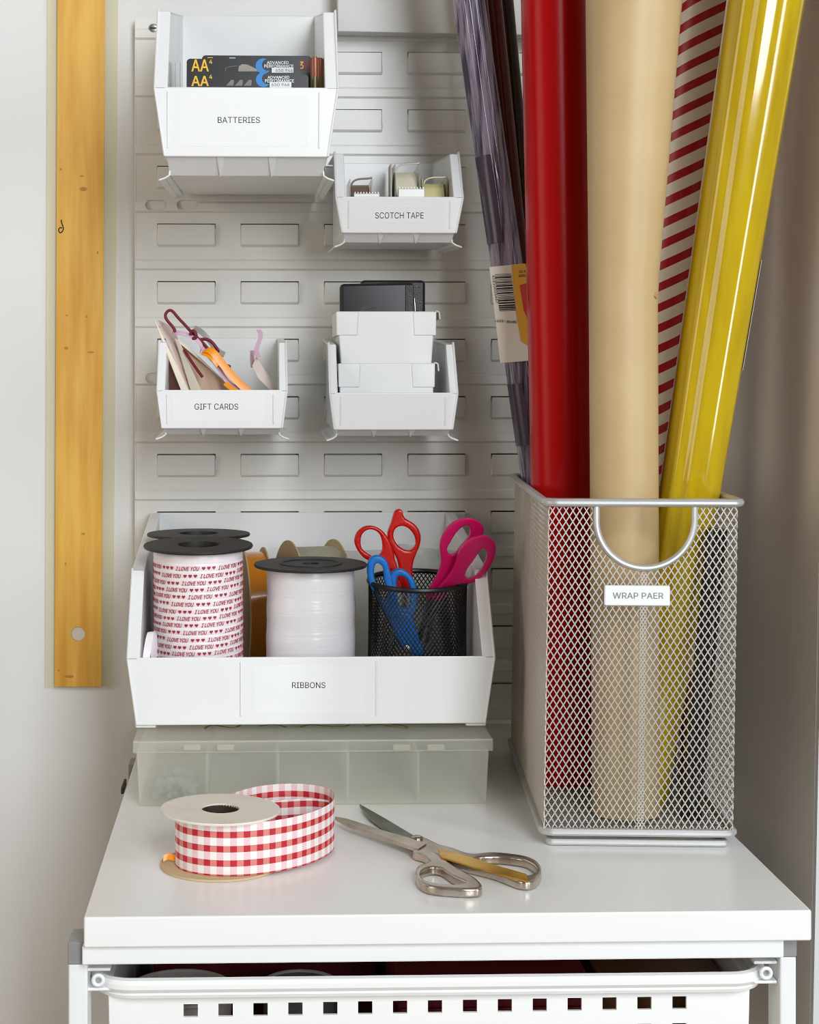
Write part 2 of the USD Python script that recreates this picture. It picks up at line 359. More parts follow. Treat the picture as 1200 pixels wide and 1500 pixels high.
for y in rows:
    zt = P(300, y, PANEL_Y)[2]; zb = P(300, y + 31, PANEL_Y)[2]
    if zt > ZT - 0.01 or zb < ZB + 0.006: continue
    for c in range(6):
        x0 = P(230.5 + 122.2 * c, 345, PANEL_Y)[0] - 0.0008 * (rows.index(y) > 7) * 0
        x1 = x0 + LW
        if x1 > XRP - 0.004: continue
        cut.append(boxm((x0, PANEL_Y - 0.01, zt - 0.004), (x1, PANEL_Y + 0.01, zt + 0.0012)))
        w = 0.0012
        louvres.append(hull([(x0 + w, PANEL_Y - 0.0034, zt - 0.0006), (x1 - w, PANEL_Y - 0.0034, zt - 0.0006), (x0 + 0.002, PANEL_Y + 0.0004, zt - 0.002), (x1 - 0.002, PANEL_Y + 0.0004, zt - 0.002),
                             (x0 + w, PANEL_Y - 0.0029, zb + 0.0016), (x1 - w, PANEL_Y - 0.0029, zb + 0.0016), (x0 + 0.0008, PANEL_Y - 0.0002, zb), (x1 - 0.0008, PANEL_Y - 0.0002, zb), (x0, PANEL_Y + 0.0004, zb + 0.002), (x1, PANEL_Y + 0.0004, zb + 0.002)], 0.0007))
def oval(px, py, w, h):
    a = P(px, py, PANEL_Y); r = h / 2 * PANEL_Y / F; d = (w - h) / 2 * PANEL_Y / F
    c = m3.CrossSection.circle(r, 20); c = (c.translate((-d, 0)) + c.translate((d, 0))).hull()
    return Manifold.extrude(c, 0.03).rotate([90, 0, 0]).translate([float(a[0]), PANEL_Y + 0.015, float(a[2])])
ovals = [(228.5, 300.5, 31, 15), (274.5, 300.5, 31, 15), (228, 554, 30, 15), (265, 44, 44, 15), (574, 47, 32, 15), (228, 809, 30, 15)]
for o in ovals: cut.append(oval(*o))
sheet = sheet - Manifold.batch_boolean(cut, m3.OpType.Add)
obj('sheet', sheet, panel_m, pan)
for x_, y_, w_, h_ in ovals:
    a = P(x_, y_, PANEL_Y)
    obj('slot_plate', rbox(a + [-(w_ / 2 + 2) * PANEL_Y / F, 0.0014, -(h_ / 2 + 2) * PANEL_Y / F], a + [(w_ / 2 + 2) * PANEL_Y / F, 0.0022, (h_ / 2 + 2) * PANEL_Y / F], 0.0003), panel_m, pan)
for l in louvres: obj('louvre', l, panel_m, pan)
for x0, x1 in ((XL - 0.0004, XL + 0.001), (XRP - 0.001, XRP + 0.0004)):
    obj('edge_flange', rbox((x0, PANEL_Y - 0.0004, ZB), (x1, WALL_Y - 0.0002, ZT), 0.0004), panel_m, pan)
sc = P(220, 42, PANEL_Y)
s = obj('screw', rot(lathe([(0, -0.004), (0.0045, -0.004), (0.0045, 0.0006), (0.0034, 0.0022), (0, 0.0026)], 24, (0, 0, 0)), [1, 0, 0], 90, [0, 0, 0]).apply_translation(sc + [0.003, -0.0002, 0]), screw_m, pan)
obj('screw_slot', rbox(sc + [0.0002, -0.0033, -0.0006], sc + [0.0058, -0.0026, 0.0006], 0.0002), black_ink, s)

# white enamelled sheet hanging over the panel's top edge
a, b = P(496, 45, 1.556), P(812, 51, 1.556)
hp = thing('metal_cover', 'white metal cover with a turned lower edge, hanging at the top behind the rolls', 'cover', (a[0], 1.556, a[2]))
obj('face', hull([(a[0], 1.5562, a[2]), (b[0], 1.5562, b[2]), (a[0], 1.5562, a[2] + 0.11), (b[0], 1.5562, b[2] + 0.11)], 0.0007), hang_m, hp)
obj('lower_return', hull([(a[0], 1.557, a[2]), (b[0], 1.557, b[2]), (a[0], 1.580, a[2] + 0.001), (b[0], 1.580, b[2] + 0.001)], 0.0006), hang_m, hp)
obj('side_return', hull([(a[0], 1.557, a[2]), (a[0], 1.580, a[2]), (a[0], 1.557, a[2] + 0.11), (a[0], 1.580, a[2] + 0.11)], 0.0006), hang_m, hp)

# ------------------------------------------------------------------ ruler
yr = WALL_Y - 0.0045
a, b = P(66.5, 1006, yr), P(164.5, 1006, yr); t0, t1 = P(70, -60, yr), P(173, -60, yr)
rl = thing('yardstick', 'long yellow wooden yardstick on a clear plastic strip, hanging on the left wall', 'ruler', (a[0], yr, a[2]))
obj('plastic_strip', hull([a, b, t0, t1, a + [0, 0.0036, 0], b + [0, 0.0036, 0], t0 + [0, 0.0036, 0], t1 + [0, 0.0036, 0]], 0.0003), acryl_m, rl, label='clear plastic backing strip')
yw = yr - 0.0022
c, d = P(80.5, 1005.5, yw), P(148, 1005.5, yw); e, g = P(85, -60, yw), P(153.5, -60, yw)
wd = Manifold(m3.Mesh(*[np.asarray(q, tp) for q, tp in zip((lambda m: (m.vertices, m.faces))(hull([c, d, e, g, c + [0, 0.0012, 0], d + [0, 0.0012, 0], e + [0, 0.0012, 0], g + [0, 0.0012, 0]], 0.0004)), (np.float32, np.uint32))]))
hc = P(114.5, 928.5, yw); hr = 10.5 * yw / F
wd = wd - Manifold.cylinder(0.02, hr, hr, 32).rotate([90, 0, 0]).translate([float(hc[0]), float(yw + 0.01), float(hc[2])])
wp = obj('wooden_strip', wd, wood_m, rl)
obj('hanging_hole', rot(lathe([(0, 0), (hr * 0.98, 0), (hr * 0.98, 0.0006), (0, 0.0006)], 32), [1, 0, 0], 90, [0, 0, 0]).apply_translation(hc + [0, 0.0016, 0]), mat('hole_grey', (214, 204, 188), 0.5), rl, label='pale grey hanging hole')
marks = [tube([P(*q, yw - 0.0003) for q in spline([(90, 322), (92, 331), (92, 338), (88, 341), (86, 337), (91, 334)], 20)], 0.0006, n=6)]
for x, y, w, h in ((127, 464, 3, 3), (120, 258, 6, 2), (122, 277, 11, 6), (89, 248, 3, 4), (101, 991, 14, 4), (86, 982, 3, 3), (143, 370, 2, 4), (96, 826, 2, 5), (122, 782, 6, 3), (133, 516, 10, 3), (97, 510, 6, 5), (98, 462, 3, 2)):
    q = P(x, y, yw - 0.0003); k = yw / F / 2
    marks.append(hull([q + [math.cos(t) * w * k, 0, math.sin(t) * h * k] for t in np.linspace(0, 6.1, 9)], 0.00015))
obj('pen_hook', marks.pop(0), black_ink, wp, label='small dark hook shaped mark')
obj('stain_marks', join(*marks), stain_m, wp, kind='stuff')

# ------------------------------------------------------------------ stacking bins
def make_bin(name, label, lip, bot, ylip, ybot, yflange, yback, Yf, setback, skirt, split=None):
    """lip, bot: outer pixel spans at the front; heights in pixels; Yf: depth of the front lip; setback: depth of the front posts' tops behind the lip."""
    cx = (lip[0] + lip[1]) / 2; YB = 1.577
    Wl = (P(lip[1], ylip, Yf) - P(lip[0], ylip, Yf))[0] / 2; Wb = (P(bot[1], ybot, Yf) - P(bot[0], ybot, Yf))[0] / 2
    X0 = P(cx, ylip, Yf)[0]; Z0 = P(cx, ybot, Yf + 0.004)[2]; ZL = P(cx, ylip, Yf)[2]; ZF = P(cx, yflange, Yf + setback)[2]; ZK = P(cx, yback, YB)[2]
    t = thing(name, label, 'bin', (X0, Yf, Z0)); c = 0.004; r = 0.0009
    lipy = lambda z: Yf + c * (1 - (np.asarray(z) - Z0) / (ZL - Z0))
    obj('back_wall', hull([(X0 + s * Wb, YB - 0.001, z) for s in (-1, 1) for z in (Z0, ZK)], 0.001), bin_m, t)
    obj('base', hull([(X0 + s * Wb, y, Z0 + 0.001) for s in (-1, 1) for y in (Yf + c + 0.001, YB - 0.001)], 0.001), bin_m, t)
    f_top = (Yf + setback, ZF)
    for s in (-1, 1):
        xw = X0 + s * (Wb - 0.0005)
        obj('side_wall', hull([(xw, YB - 0.001, Z0), (xw, YB - 0.001, ZK), (xw, f_top[0], f_top[1]), (xw, Yf + 0.001, ZL), (xw, Yf + c, Z0)], r), bin_m, t)
        xo = X0 + s * (Wl - 0.001); xin = X0 + s * (Wb - 0.001); xb = X0 + s * (Wb + 0.0006)
        fl = [hull([(xin, f_top[0], ZF), (xo, f_top[0], ZF), (xin, Yf, ZL), (xo, Yf, ZL)], r),          # front post
              hull([(xin, Yf, ZL), (xo, Yf, ZL), (xin, Yf + c, Z0), (xb, Yf + c, Z0)], r),               # taper below the lip
              hull([(xin, f_top[0], ZF), (xo, f_top[0], ZF), (xin, YB - 0.002, ZK), (xo - s * 0.001, YB - 0.002, ZK)], r)]  # top rail
        obj('flange', join(*fl), bin_m, t)
        obj('rim', join(hull([(xo, f_top[0] - 0.001, ZF + 0.002), (xo, f_top[0] + 0.006, ZF + 0.002), (xo, Yf - 0.001, ZL), (xo, Yf + 0.006, ZL)], r),
                        hull([(xo, Yf - 0.001, ZL), (xo, Yf + 0.006, ZL), (xb, Yf + c - 0.001, Z0), (xb, Yf + c + 0.005, Z0)], r)), bin_m, t)
    obj('front_lip', hull([(X0 + s * Wb, Yf, ZL) for s in (-1, 1)] + [(X0 + s * Wb, Yf + c, Z0) for s in (-1, 1)], 0.001), bin_m, t)
    sk, sd = skirt
    if sk:
        obj('skirt', hull([(X0 + s * Wb * 0.97, Yf + c + 0.003, Z0) for s in (-1, 1)] + [(X0 + s * Wb * 0.95, Yf + c + sd, Z0 - sk) for s in (-1, 1)] + [(X0 + s * Wb * 0.95, YB - 0.004, Z0 - 0.001) for s in (-1, 1)] + [(X0 + s * Wb * 0.97, YB - 0.004, Z0) for s in (-1, 1)], 0.0008), bin_m, t)
        for u in (-0.33, 0.31):
            x = X0 + u * Wb
            obj('rib', hull([(x - 0.002, Yf + c + 0.002, Z0 - 0.0005), (x + 0.003, Yf + c + 0.002, Z0 - 0.0005), (x, Yf + c + sd - 0.002, Z0 - sk - 0.0012), (x + 0.001, Yf + c + sd + 0.02, Z0 - sk * 0.9)], 0.0005), bin_m, t)
        for s in (-1, 1):
            x = X0 + s * Wb * 0.95
            pts = [(x, Z0 - sk * 0.4), (x + s * 0.001, Z0 - sk - 0.001), (x + s * 0.004, Z0 - sk - 0.003), (x + s * 0.0085, Z0 - sk - 0.0045)]
            obj('foot', join(*[hull([(p[0], Yf + c + sd * 0.8, p[1]), (q[0], Yf + c + sd * 0.8, q[1]), (p[0], YB - 0.03, p[1] + sk * 0.7), (q[0], YB - 0.03, q[1] + sk * 0.7)], 0.0008) for p, q in zip(pts, pts[1:])]), bin_m, t)
    spots = split or (bot[0] + 9 + (lip[0] - bot[0]) * 0.3, bot[1] - 12)
    for x in spots:
        q = P(x, ylip + 4, Yf)
        h0, h1 = ZL - 0.003, Z0 + (ZL - Z0) * 0.12
        obj('holder_rib', hull([(q[0], lipy(h0) - 0.0011, h0), (q[0], lipy(h1) - 0.0011, h1)], 0.0008), bin_m, t)
    return dict(t=t, X0=X0, Z0=Z0, ZL=ZL, Wb=Wb, Wl=Wl, Yf=Yf, YB=YB, lipy=lipy)
def bin_label(B, text, x0, x1, ybase, hpx, card):
    Y = B['Yf']
    p, q = P(card[0], card[3], Y), P(card[1], card[2], Y)
    m = rbox((p[0], Y - 0.00115, p[2]), (q[0], Y - 0.0009, q[2]), 0.0001)
    m.vertices[:, 1] += B['lipy'](m.vertices[:, 2]) - Y
    l = obj('label', m, paper_m, B['t'], label='white paper label reading ' + text)
    m = px_text(text, x0, x1, ybase, hpx, Y - 0.00115)
    m.vertices[:, 1] += B['lipy'](m.vertices[:, 2]) - Y
    obj('lettering', m, ink_m, l, smooth=False)

B1 = make_bin('storage_bin', 'white plastic bin labelled BATTERIES at the top of the panel', (225, 497), (242, 480), 130, 228, 19, 25, 1.305, 0.045, (0.0125, 0.02))
bin_label(B1, 'BATTERIES', 319, 381, 179.5, 8.6, (262, 452, 140, 214))
B2 = make_bin('storage_bin', 'white plastic bin labelled SCOTCH TAPE', (491, 680), (506, 671), 290, 340, 227, 241, 1.400, 0.030, (0.007, 0.012))
bin_label(B2, 'SCOTCH TAPE', 550, 621, 319.5, 8.6, (546, 626, 302, 326))
B3 = make_bin('storage_bin', 'white plastic bin labelled GIFT CARDS', (229, 422), (239, 413), 573, 626, 503, 497, 1.400, 0.030, (0.0055, 0.012))
bin_label(B3, 'GIFT CARDS', 285, 349, 600, 8.6, (252, 388, 578, 618))
B4 = make_bin('storage_bin', 'white plastic bin without a label, holding two small white boxes', (482, 672), (493, 664), 577, 628, 506, 498, 1.400, 0.030, (0.0055, 0.012))
B5 = make_bin('storage_bin', 'wide white plastic bin labelled RIBBONS, standing on the clear organiser box', (186, 727), (203, 712), 964, 1059, 836, 752, 1.310, 0.05, (0, 0), split=(353, 551))
bin_label(B5, 'RIBBONS', 428, 477, 1008.5, 8.6, (372, 534, 975, 1046))
for s in (-1, 1):
    x = B5['X0'] + s * (B5['Wb'] - 0.006)
    obj('foot', rbox((x - 0.008, B5['Yf'] + 0.006, B5['Z0'] - 0.0036), (x + 0.008, B5['Yf'] + 0.2, B5['Z0'] + 0.0005), 0.001), bin_m, B5['t'])

# ------------------------------------------------------------------ the drawer unit
TL, TR = T(122, 1345), T(1188, 1332); yf = (TL[1] + TR[1]) / 2
tb = thing('table_top', 'white melamine board on the drawer unit, carrying spools, scissors and the mesh basket', 'table top', (TL[0], yf, TOP))
obj('board', rbox((TL[0], yf, TOP - 0.0185), (TR[0], 1.552, TOP), 0.0012), table_m, tb)
obj('clip', rbox(T(181, 1154) + [-0.002, 0, -0.005], T(185, 1141) + [0.0004, 0.0, 0.0002], 0.0006), black_ink, tb, label='small black clip on the left edge')
FY = yf + 0.012
uX0, uX1 = P(100, 1400, FY)[0], P(1167, 1400, FY)[0]; lw = 0.0115
un = thing('drawer_frame', 'white metal drawer frame with grey corner caps under the board', 'frame', (uX0, FY, 0))
for x0, x1 in ((uX0, uX0 + lw), (uX1 - lw * 0.88, uX1)):
    for y0 in (FY, 1.50):
        obj('leg', rbox((x0, y0, 0.0), (x1, y0 + 0.025, TOP - 0.032), 0.0012), frame_m, un)
        obj('cap', rbox((x0 - 0.0004, y0 - 0.0004, TOP - 0.0325), (x1 + 0.0004, y0 + 0.0254, TOP - 0.0186), 0.0012), cap_m, un, label='grey plastic corner cap')
cb0, cb1 = P(0, 1387, FY - 0.006)[2], P(0, 1411, FY - 0.006)[2]
obj('front_rail', rbox((P(122, 1400, FY)[0], FY - 0.008, TOP - 0.0300), (P(1143, 1400, FY)[0], FY + 0.014, TOP - 0.0187), 0.001), frame_m, un)
obj('rear_rail', rbox((uX0 + lw, 1.502, TOP - 0.0300), (uX1 - lw, 1.52, TOP - 0.0187), 0.001), frame_m, un)
rz = P(0, 1440, FY)[2]
for x0, x1 in ((uX0 + lw - 0.001, uX0 + lw + 0.0135), (uX1 - lw - 0.0135, uX1 - lw + 0.001)):
    in_x = (x0 + x1) / 2
    obj('runner', join(rbox((x0, FY + 0.004, rz + 0.005), (x1, 1.50, rz + 0.007), 0.0007), rbox((x0, FY + 0.004, rz - 0.007), (x1, 1.50, rz - 0.005), 0.0007),
                       rbox((in_x - 0.001, FY + 0.02, rz - 0.006), (in_x + 0.001, 1.50, rz + 0.006), 0.0005)), frame_m, un)
    obj('end_ring', rot(tube([(0.003 * math.cos(t), 0.003 * math.sin(t), 0) for t in np.arange(16) * math.pi / 8], 0.0012, True), [1, 0, 0], 90, [0, 0, 0]).apply_translation((in_x, FY + 0.003, rz)), frame_m, un)

# drawer
DY = FY + 0.004
d0, d1 = P(139, 1440, DY)[0], P(1124, 1420, DY)[0]
zr0 = (P(600, 1432, DY)[2]); dr = thing('basket_drawer', 'white plastic drawer with a row of square holes and a rounded rim', 'drawer', ((d0 + d1) / 2, DY, zr0 - 0.17))
dyb = 1.47; H = 0.165
def rrect(x0, x1, y0, y1, r, n=8):
    return np.array(Polygon([(x0, y0), (x1, y0), (x1, y1), (x0, y1)]).buffer(-r).buffer(r, quad_segs=n).exterior.coords)[:-1]
rim = rrect(d0, d1, DY, dyb, 0.022)
obj('rim', join(tube([(x, y, zr0 - 0.003) for x, y in rim], 0.0045, True, 10), tube([(x, y, zr0 - 0.0085) for x, y in rrect(d0 + 0.0012, d1 - 0.0012, DY + 0.0012, dyb - 0.0012, 0.022)], 0.003, True, 8)), drawer_m, dr)
fx0, fx1 = P(158, 1480, DY)[0], P(1102, 1480, DY)[0]
face = Polygon([(fx0 + 0.004, zr0 - H), (fx1 - 0.004, zr0 - H), (fx1, zr0 - 0.006), (fx0, zr0 - 0.006)])
hs = 21 * DY / F; zh = [P(279.5 + 51.1 * k, 1479.5 - 0.83 * k, DY + 0.006) for k in range(15)]
for k in range(15):
    for j in range(5):
        face = face.difference(sbox(zh[k][0] - hs / 2, zh[k][2] - hs * 0.45 - j * hs * 1.9, zh[k][0] + hs / 2, zh[k][2] + hs * 0.45 - j * hs * 1.9))
obj('front_wall', stand(extrude(face, 0.0022), DY + 0.0072), drawer_m, dr, smooth=False)
for x0, s in ((fx0, 1), (fx1, -1)):
    obj('side_wall', hull([(x0, DY + 0.010, zr0 - 0.006), (x0, dyb - 0.01, zr0 - 0.006), (x0 + s * 0.004, DY + 0.010, zr0 - H), (x0 + s * 0.004, dyb - 0.01, zr0 - H)], 0.001), drawer_m, dr)
obj('rear_wall', hull([(fx0, dyb - 0.006, zr0 - 0.006), (fx1, dyb - 0.006, zr0 - 0.006), (fx0 + 0.004, dyb - 0.006, zr0 - H), (fx1 - 0.004, dyb - 0.006, zr0 - H)], 0.001), drawer_m, dr)
obj('bottom', rbox((fx0 + 0.004, DY + 0.007, zr0 - H - 0.002), (fx1 - 0.004, dyb - 0.005, zr0 - H), 0.0008), drawer_m, dr)

# what lies in the drawer
zb = zr0 - H + 0.0002
def tub(label, cx, cy, r, h, m):
    t = thing('paper_cup', label, 'cup', (cx, cy, zb))
    obj('wall', lathe([(0, 0), (r * 0.85, 0), (r, h), (r - 0.0015, h), (r * 0.85 - 0.0015, 0.002), (0, 0.002)], 48, (cx, cy, zb)), m, t)
    obj('rim', tube([(cx + r * math.cos(q), cy + r * math.sin(q), zb + h) for q in np.arange(48) * math.pi / 24], 0.0015, True), cupwhite, t)
def at_d(px, Y): return P(px, 1420, Y)[0]
tub('pale round cup at the left end of the drawer, behind the rim', at_d(265, 1.13), 1.13, 0.034, H - 0.040, cupwhite)
tub('grey round cup in the drawer, right of the pale cup', at_d(440, 1.13), 1.13, 0.025, H - 0.038, mat('cup_grey', (120, 116, 112), 0.4))
def parcel(label, x0, x1, y0, y1, h, m, cat='box'):
    t = thing('gift_box', label, cat, ((x0 + x1) / 2, (y0 + y1) / 2, zb))
    obj('body', rbox((x0, y0, zb), (x1, y1, zb + h - 0.02), 0.0015), m, t)
    obj('lid', rbox((x0 - 0.001, y0 - 0.001, zb + h - 0.02), (x1 + 0.001, y1 + 0.001, zb + h), 0.0015), m, t)
parcel('dark red box in the drawer behind the two round cups', at_d(225, 1.22), at_d(552, 1.22), 1.22, 1.40, H + 0.002, redbox_m)
parcel('dark red box in the drawer, seen through the square holes right of middle', at_d(585, 1.08), at_d(860, 1.08), 1.08, 1.20, H - 0.016, redbox_m)
parcel('black box in the drawer behind the middle square holes', at_d(560, 1.22), at_d(700, 1.22), 1.22, 1.42, H + 0.003, dark_m)
parcel('dark grey box in the drawer at the right', at_d(720, 1.22), at_d(1000, 1.22), 1.22, 1.42, H + 0.002, mat('grey_box', (52, 50, 50), 0.5))
parcel('brown box in the right end of the drawer', at_d(880, 1.08), at_d(1060, 1.08), 1.08, 1.19, H - 0.018, brown_m)

# ------------------------------------------------------------------ clear organiser
bl, br_ = T(200, 1182), T(717, 1180); by = (bl[1] + br_[1]) / 2; bh = B5['Z0'] - 0.0040 - TOP
cbx = thing('organiser_box', 'long milky clear plastic organiser box under the ribbons bin', 'box', ((bl[0] + br_[0]) / 2, by, TOP))
bx0, bx1, bz0, bz1, byb = bl[0], br_[0], TOP + 0.0004, TOP + bh, by + 0.20
w = 0.0016
obj('front_wall', hull([(bx0 + 0.003, by + 0.002, bz0 + 0.002), (bx1 - 0.003, by + 0.002, bz0 + 0.002), (bx0 + 0.001, by + 0.0005, bz1 - 0.010), (bx1 - 0.001, by + 0.0005, bz1 - 0.010)], w * 0.6), box_m, cbx)
obj('rear_wall', hull([(bx0 + 0.003, byb, bz0 + 0.002), (bx1 - 0.003, byb, bz0 + 0.002), (bx0 + 0.001, byb, bz1 - 0.010), (bx1 - 0.001, byb, bz1 - 0.010)], w * 0.6), box_m, cbx)
for x, s in ((bx0, 1), (bx1, -1)):
    obj('side_wall', hull([(x + s * 0.003, by + 0.004, bz0 + 0.002), (x + s * 0.003, byb, bz0 + 0.002), (x + s * 0.001, by + 0.003, bz1 - 0.010), (x + s * 0.001, byb, bz1 - 0.010)], w * 0.6), box_m, cbx)
obj('base', rbox((bx0 + 0.002, by + 0.002, bz0), (bx1 - 0.002, byb, bz0 + 0.002), 0.0008), box_m, cbx)
for px in (303, 407, 510, 613):
    x = P(px, 1130, by)[0]
    obj('divider', rbox((x - 0.0011, by + 0.0025, bz0 + 0.002), (x + 0.0011, byb - 0.002, bz1 - 0.011), 0.0005), box_m, cbx)
lx0, lx1 = P(195, 1080, by)[0], P(722, 1080, by)[0]
obj('lid', join(rbox((lx0, by - 0.0015, bz1 - 0.0022), (lx1, byb + 0.003, bz1), 0.001), rbox((lx0, by - 0.0025, bz1 - 0.0095), (lx1, by - 0.0008, bz1 - 0.0005), 0.0007)), box_m, cbx)
for a_, b_ in ((269, 294), (318, 343), (576, 601), (626, 651)):
    q0, q1 = P(a_, 1099, by - 0.003), P(b_, 1090, by - 0.003)
    obj('latch', rbox((q0[0], by - 0.0045, q0[2]), (q1[0], by - 0.0024, q1[2]), 0.0006), box_m, cbx)
strokes = []
for pts in ([(300, 1068), (318, 1063), (336, 1066), (352, 1062)], [(440, 1066), (462, 1062), (490, 1065), (512, 1062)], [(535, 1064), (560, 1062), (585, 1066), (596, 1067), (590, 1063), (575, 1062)], [(380, 1064), (400, 1062), (420, 1066)]):
    pp = spline([T(x, y, bh) for x, y in pts], 24); pp[:, 2] = bz1 + 0.0001
    strokes.append(tube(pp, 0.0012, n=6, flat=0.15))
obj('marker_scrawl', join(*strokes), mat('marker_brown', (120, 104, 70), 0.6), cbx)
for i in range(60):
    pass
beads = thing('bead_heap', 'heap of small clear beads in the left compartment of the organiser box', 'beads', (bx0 + 0.03, by + 0.03, bz0 + 0.0025), kind='stuff')
bm = []
for i in range(90):
    r = rng.uniform(0.002, 0.004); x = bx0 + 0.012 + rng.uniform(0, 0.032); y = by + 0.008 + rng.uniform(0, 0.05)
    top = 0.014 * max(0, 1 - abs(x - bx0 - 0.026) / 0.03)
    s = trimesh.creation.icosphere(1, r); s.apply_translation((x, y, bz0 + 0.0022 + r + rng.uniform(0, 1) * top)); bm.append(s)
obj('beads', join(*bm), bead_m, beads, kind='stuff', smooth=True)

# ------------------------------------------------------------------ spools in the ribbons bin
ZB5 = B5['Z0'] + 0.0021
def spool_disc(parent, at, r, hole, th, m, tilt=0, ridge=False):
    prof = [(hole, 0), (r - 0.0006, 0), (r, th * 0.5), (r - 0.0006, th)]
    if ridge: prof += [(r * 0.56, th), (r * 0.55, th + 0.0008), (r * 0.5, th + 0.0008), (r * 0.49, th)]
    prof += [(hole, th), (hole, 0)]
    d = lathe(prof, 72, at)
    return rot(d, [1, 0, 0], tilt, at)
HEART = Polygon([(16 * math.sin(t) ** 3, 13 * math.cos(t) - 5 * math.cos(2 * t) - 2 * math.cos(3 * t) - math.cos(4 * t)) for t in np.linspace(0, 2 * math.pi, 28)[:-1]])
def heart_spool(label, px, pyt, Y, printed, tilt):
    z0 = ZB5 if printed else ZB5 + 0.0028
    q = P(px, pyt, Y); zt = q[2] - 0.0015; c = np.array([q[0], Y, z0]); h = zt - z0
    R, rb = 0.0438, 0.0357
    t = thing('ribbon_spool', label, 'ribbon spool', c, 'ribbon spools in the ribbons bin')
    tl = lambda m: rot(m, [1, 0, 0], tilt, c)
    obj('flange', tl(spool_disc(t, c, R, 0.0165, 0.0022, spool_m)), spool_m, t)
    obj('flange', tl(spool_disc(t, c + [0, 0, h], R, 0.0165, 0.0022, spool_m)), spool_m, t)
    obj('core', tl(lathe([(0.0165, 0.002), (0.0185, 0.002), (0.0185, h), (0.0165, h), (0.0165, 0.002)], 48, c)), spool_m, t)
    pitch = 0.0056; prof = [(0.019, 0.0025)]; n = int((h - 0.006) / pitch)
    for k in range(n + 1):
        z = 0.003 + k * pitch
        prof += [(rb - 0.0004, z), (rb, z + 0.0006), (rb + 0.0001 * (k % 3), z + pitch * 0.8)]
    prof += [(rb - 0.001, h - 0.001), (0.019, h - 0.001)]
    w = obj('ribbon_winding', tl(lathe(prof, 96, c)), heart_m, t)
    if printed:
        txt = meshkit.text_mesh('I LOVE YOU', 0.0030, 0.00012, True); b = txt.bounds; txt.apply_translation([-b[0][0], 0, 0])
        txt.apply_scale([0.0185 / txt.bounds[1][0], 1, 1]); txt.vertices[:, 0] += txt.vertices[:, 1] * 0.25
        bits = [txt]
        for j in range(3):
            hpoly = affinity.translate(affinity.scale(HEART, 0.000088, 0.000098, origin=(0, 0)), 0.0225 + j * 0.0041, 0.0016)
            bits.append(extrude(hpoly, 0.00012))
        unit = join(*bits); per = 0.0345; allm = []
        for j in range(int((n - 0.3) * 2 * math.pi * rb / per)):
            u = unit.copy(); ang = (u.vertices[:, 0] + j * per) / (rb + 0.0004)
            z = 0.003 + pitch * ang / (2 * math.pi) + 0.0006 + u.vertices[:, 1] + 0.0004 * math.sin(j * 1.7)
            rr = rb + 0.0004 + u.vertices[:, 2]
            allm.append(trimesh.Trimesh(np.c_[c[0] + rr * np.sin(ang), c[1] - rr * np.cos(ang), c[2] + z], u.faces, process=False))
        obj('printed_words', tl(join(*allm)), red_print, w, smooth=False, kind='stuff')
    return t, c
sp, c = heart_spool('front spool of white ribbon printed I LOVE YOU with red hearts', 291, 797, 1.372, True, 3.0)
tail, _ = strip(spline([P(222, 990, 1.352), P(220, 942, 1.351), P(217, 926, 1.345), P(213, 938, 1.338), P(211, 990, 1.336)], 30), (1, 0.15, 0.1), 0.0058, 0.0004)
obj('ribbon_tail', tail, heart_m, sp)
heart_spool('second black flanged ribbon spool behind the I LOVE YOU spool', 291, 782, 1.450, False, 0.0)

q = P(455, 827, 1.378); cw = np.array([q[0], 1.378, ZB5]); h = q[2] - ZB5 - 0.001
ws = thing('ribbon_spool', 'spool of plain white curling ribbon with a black rim, in the middle of the bin', 'ribbon spool', cw, 'ribbon spools in the ribbons bin')
rw = 66.5 * 1.378 / F; tl = lambda m: rot(m, [1, 0, 0], 1.0, cw)
obj('flange', tl(spool_disc(ws, cw, 0.0458, 0.007, 0.0022, spool_m)), spool_m, ws)
obj('flange', tl(spool_disc(ws, cw + [0, 0, h], 0.0458, 0.007, 0.0022, spool_m, ridge=True)), spool_m, ws)
prof = [(0.008, 0.003)] + [(rw + 0.0002 * math.sin(z * 260) + 0.0002 * math.sin(z * 1900) - 0.0016 * z / h, z) for z in np.linspace(0.003, h - 0.001, 60)] + [(0.008, h - 0.001)]
obj('ribbon_winding', tl(lathe(prof, 96, cw)), white_rib, ws)
obj('core', tl(lathe([(0.0068, 0), (0.0085, 0), (0.0085, h + 0.002), (0.0068, h + 0.002), (0.0068, 0)], 40, cw)), spool_m, ws)

def lying_spool(label, px0, px1, ytop, Y, rr, m, over=0.004, turn=14):
    a, b = P(px0, ytop, Y), P(px1, ytop, Y); R = rr
    cz = a[2] - R
    t = thing('ribbon_spool', label, 'ribbon spool', ((a[0] + b[0]) / 2, Y, ZB5), 'ribbon spools in the ribbons bin')
    R = min(R, (a[2] - ZB5) / 2); cz = ZB5 + R
    mid = ((a[0] + b[0]) / 2, Y, cz)
    side = lambda me, x: rot(rot(me, [0, 1, 0], 90, [0, 0, 0]).apply_translation((x, Y, cz)), [0, 0, 1], turn, mid)
    obj('ribbon_winding', side(lathe([(0.012, 0), (R - over, 0), (R - over, b[0] - a[0]), (0.012, b[0] - a[0]), (0.012, 0)], 72), a[0]), m, t)
    for x in (a[0] - 0.0012, b[0]):
        obj('disc', side(lathe([(0.012, 0), (R, 0), (R, 0.0012), (0.012, 0.0012), (0.012, 0)], 72), x), card_m, t)
lying_spool('orange satin ribbon spool standing on edge behind the white spool', 356, 386, 802, 1.518, 0.08, orange_rib, turn=8)
lying_spool('beige ribbon spool with tan card ends, on edge behind the white spool', 424, 491, 791, 1.492, 0.08, beige_rib, 0.006)

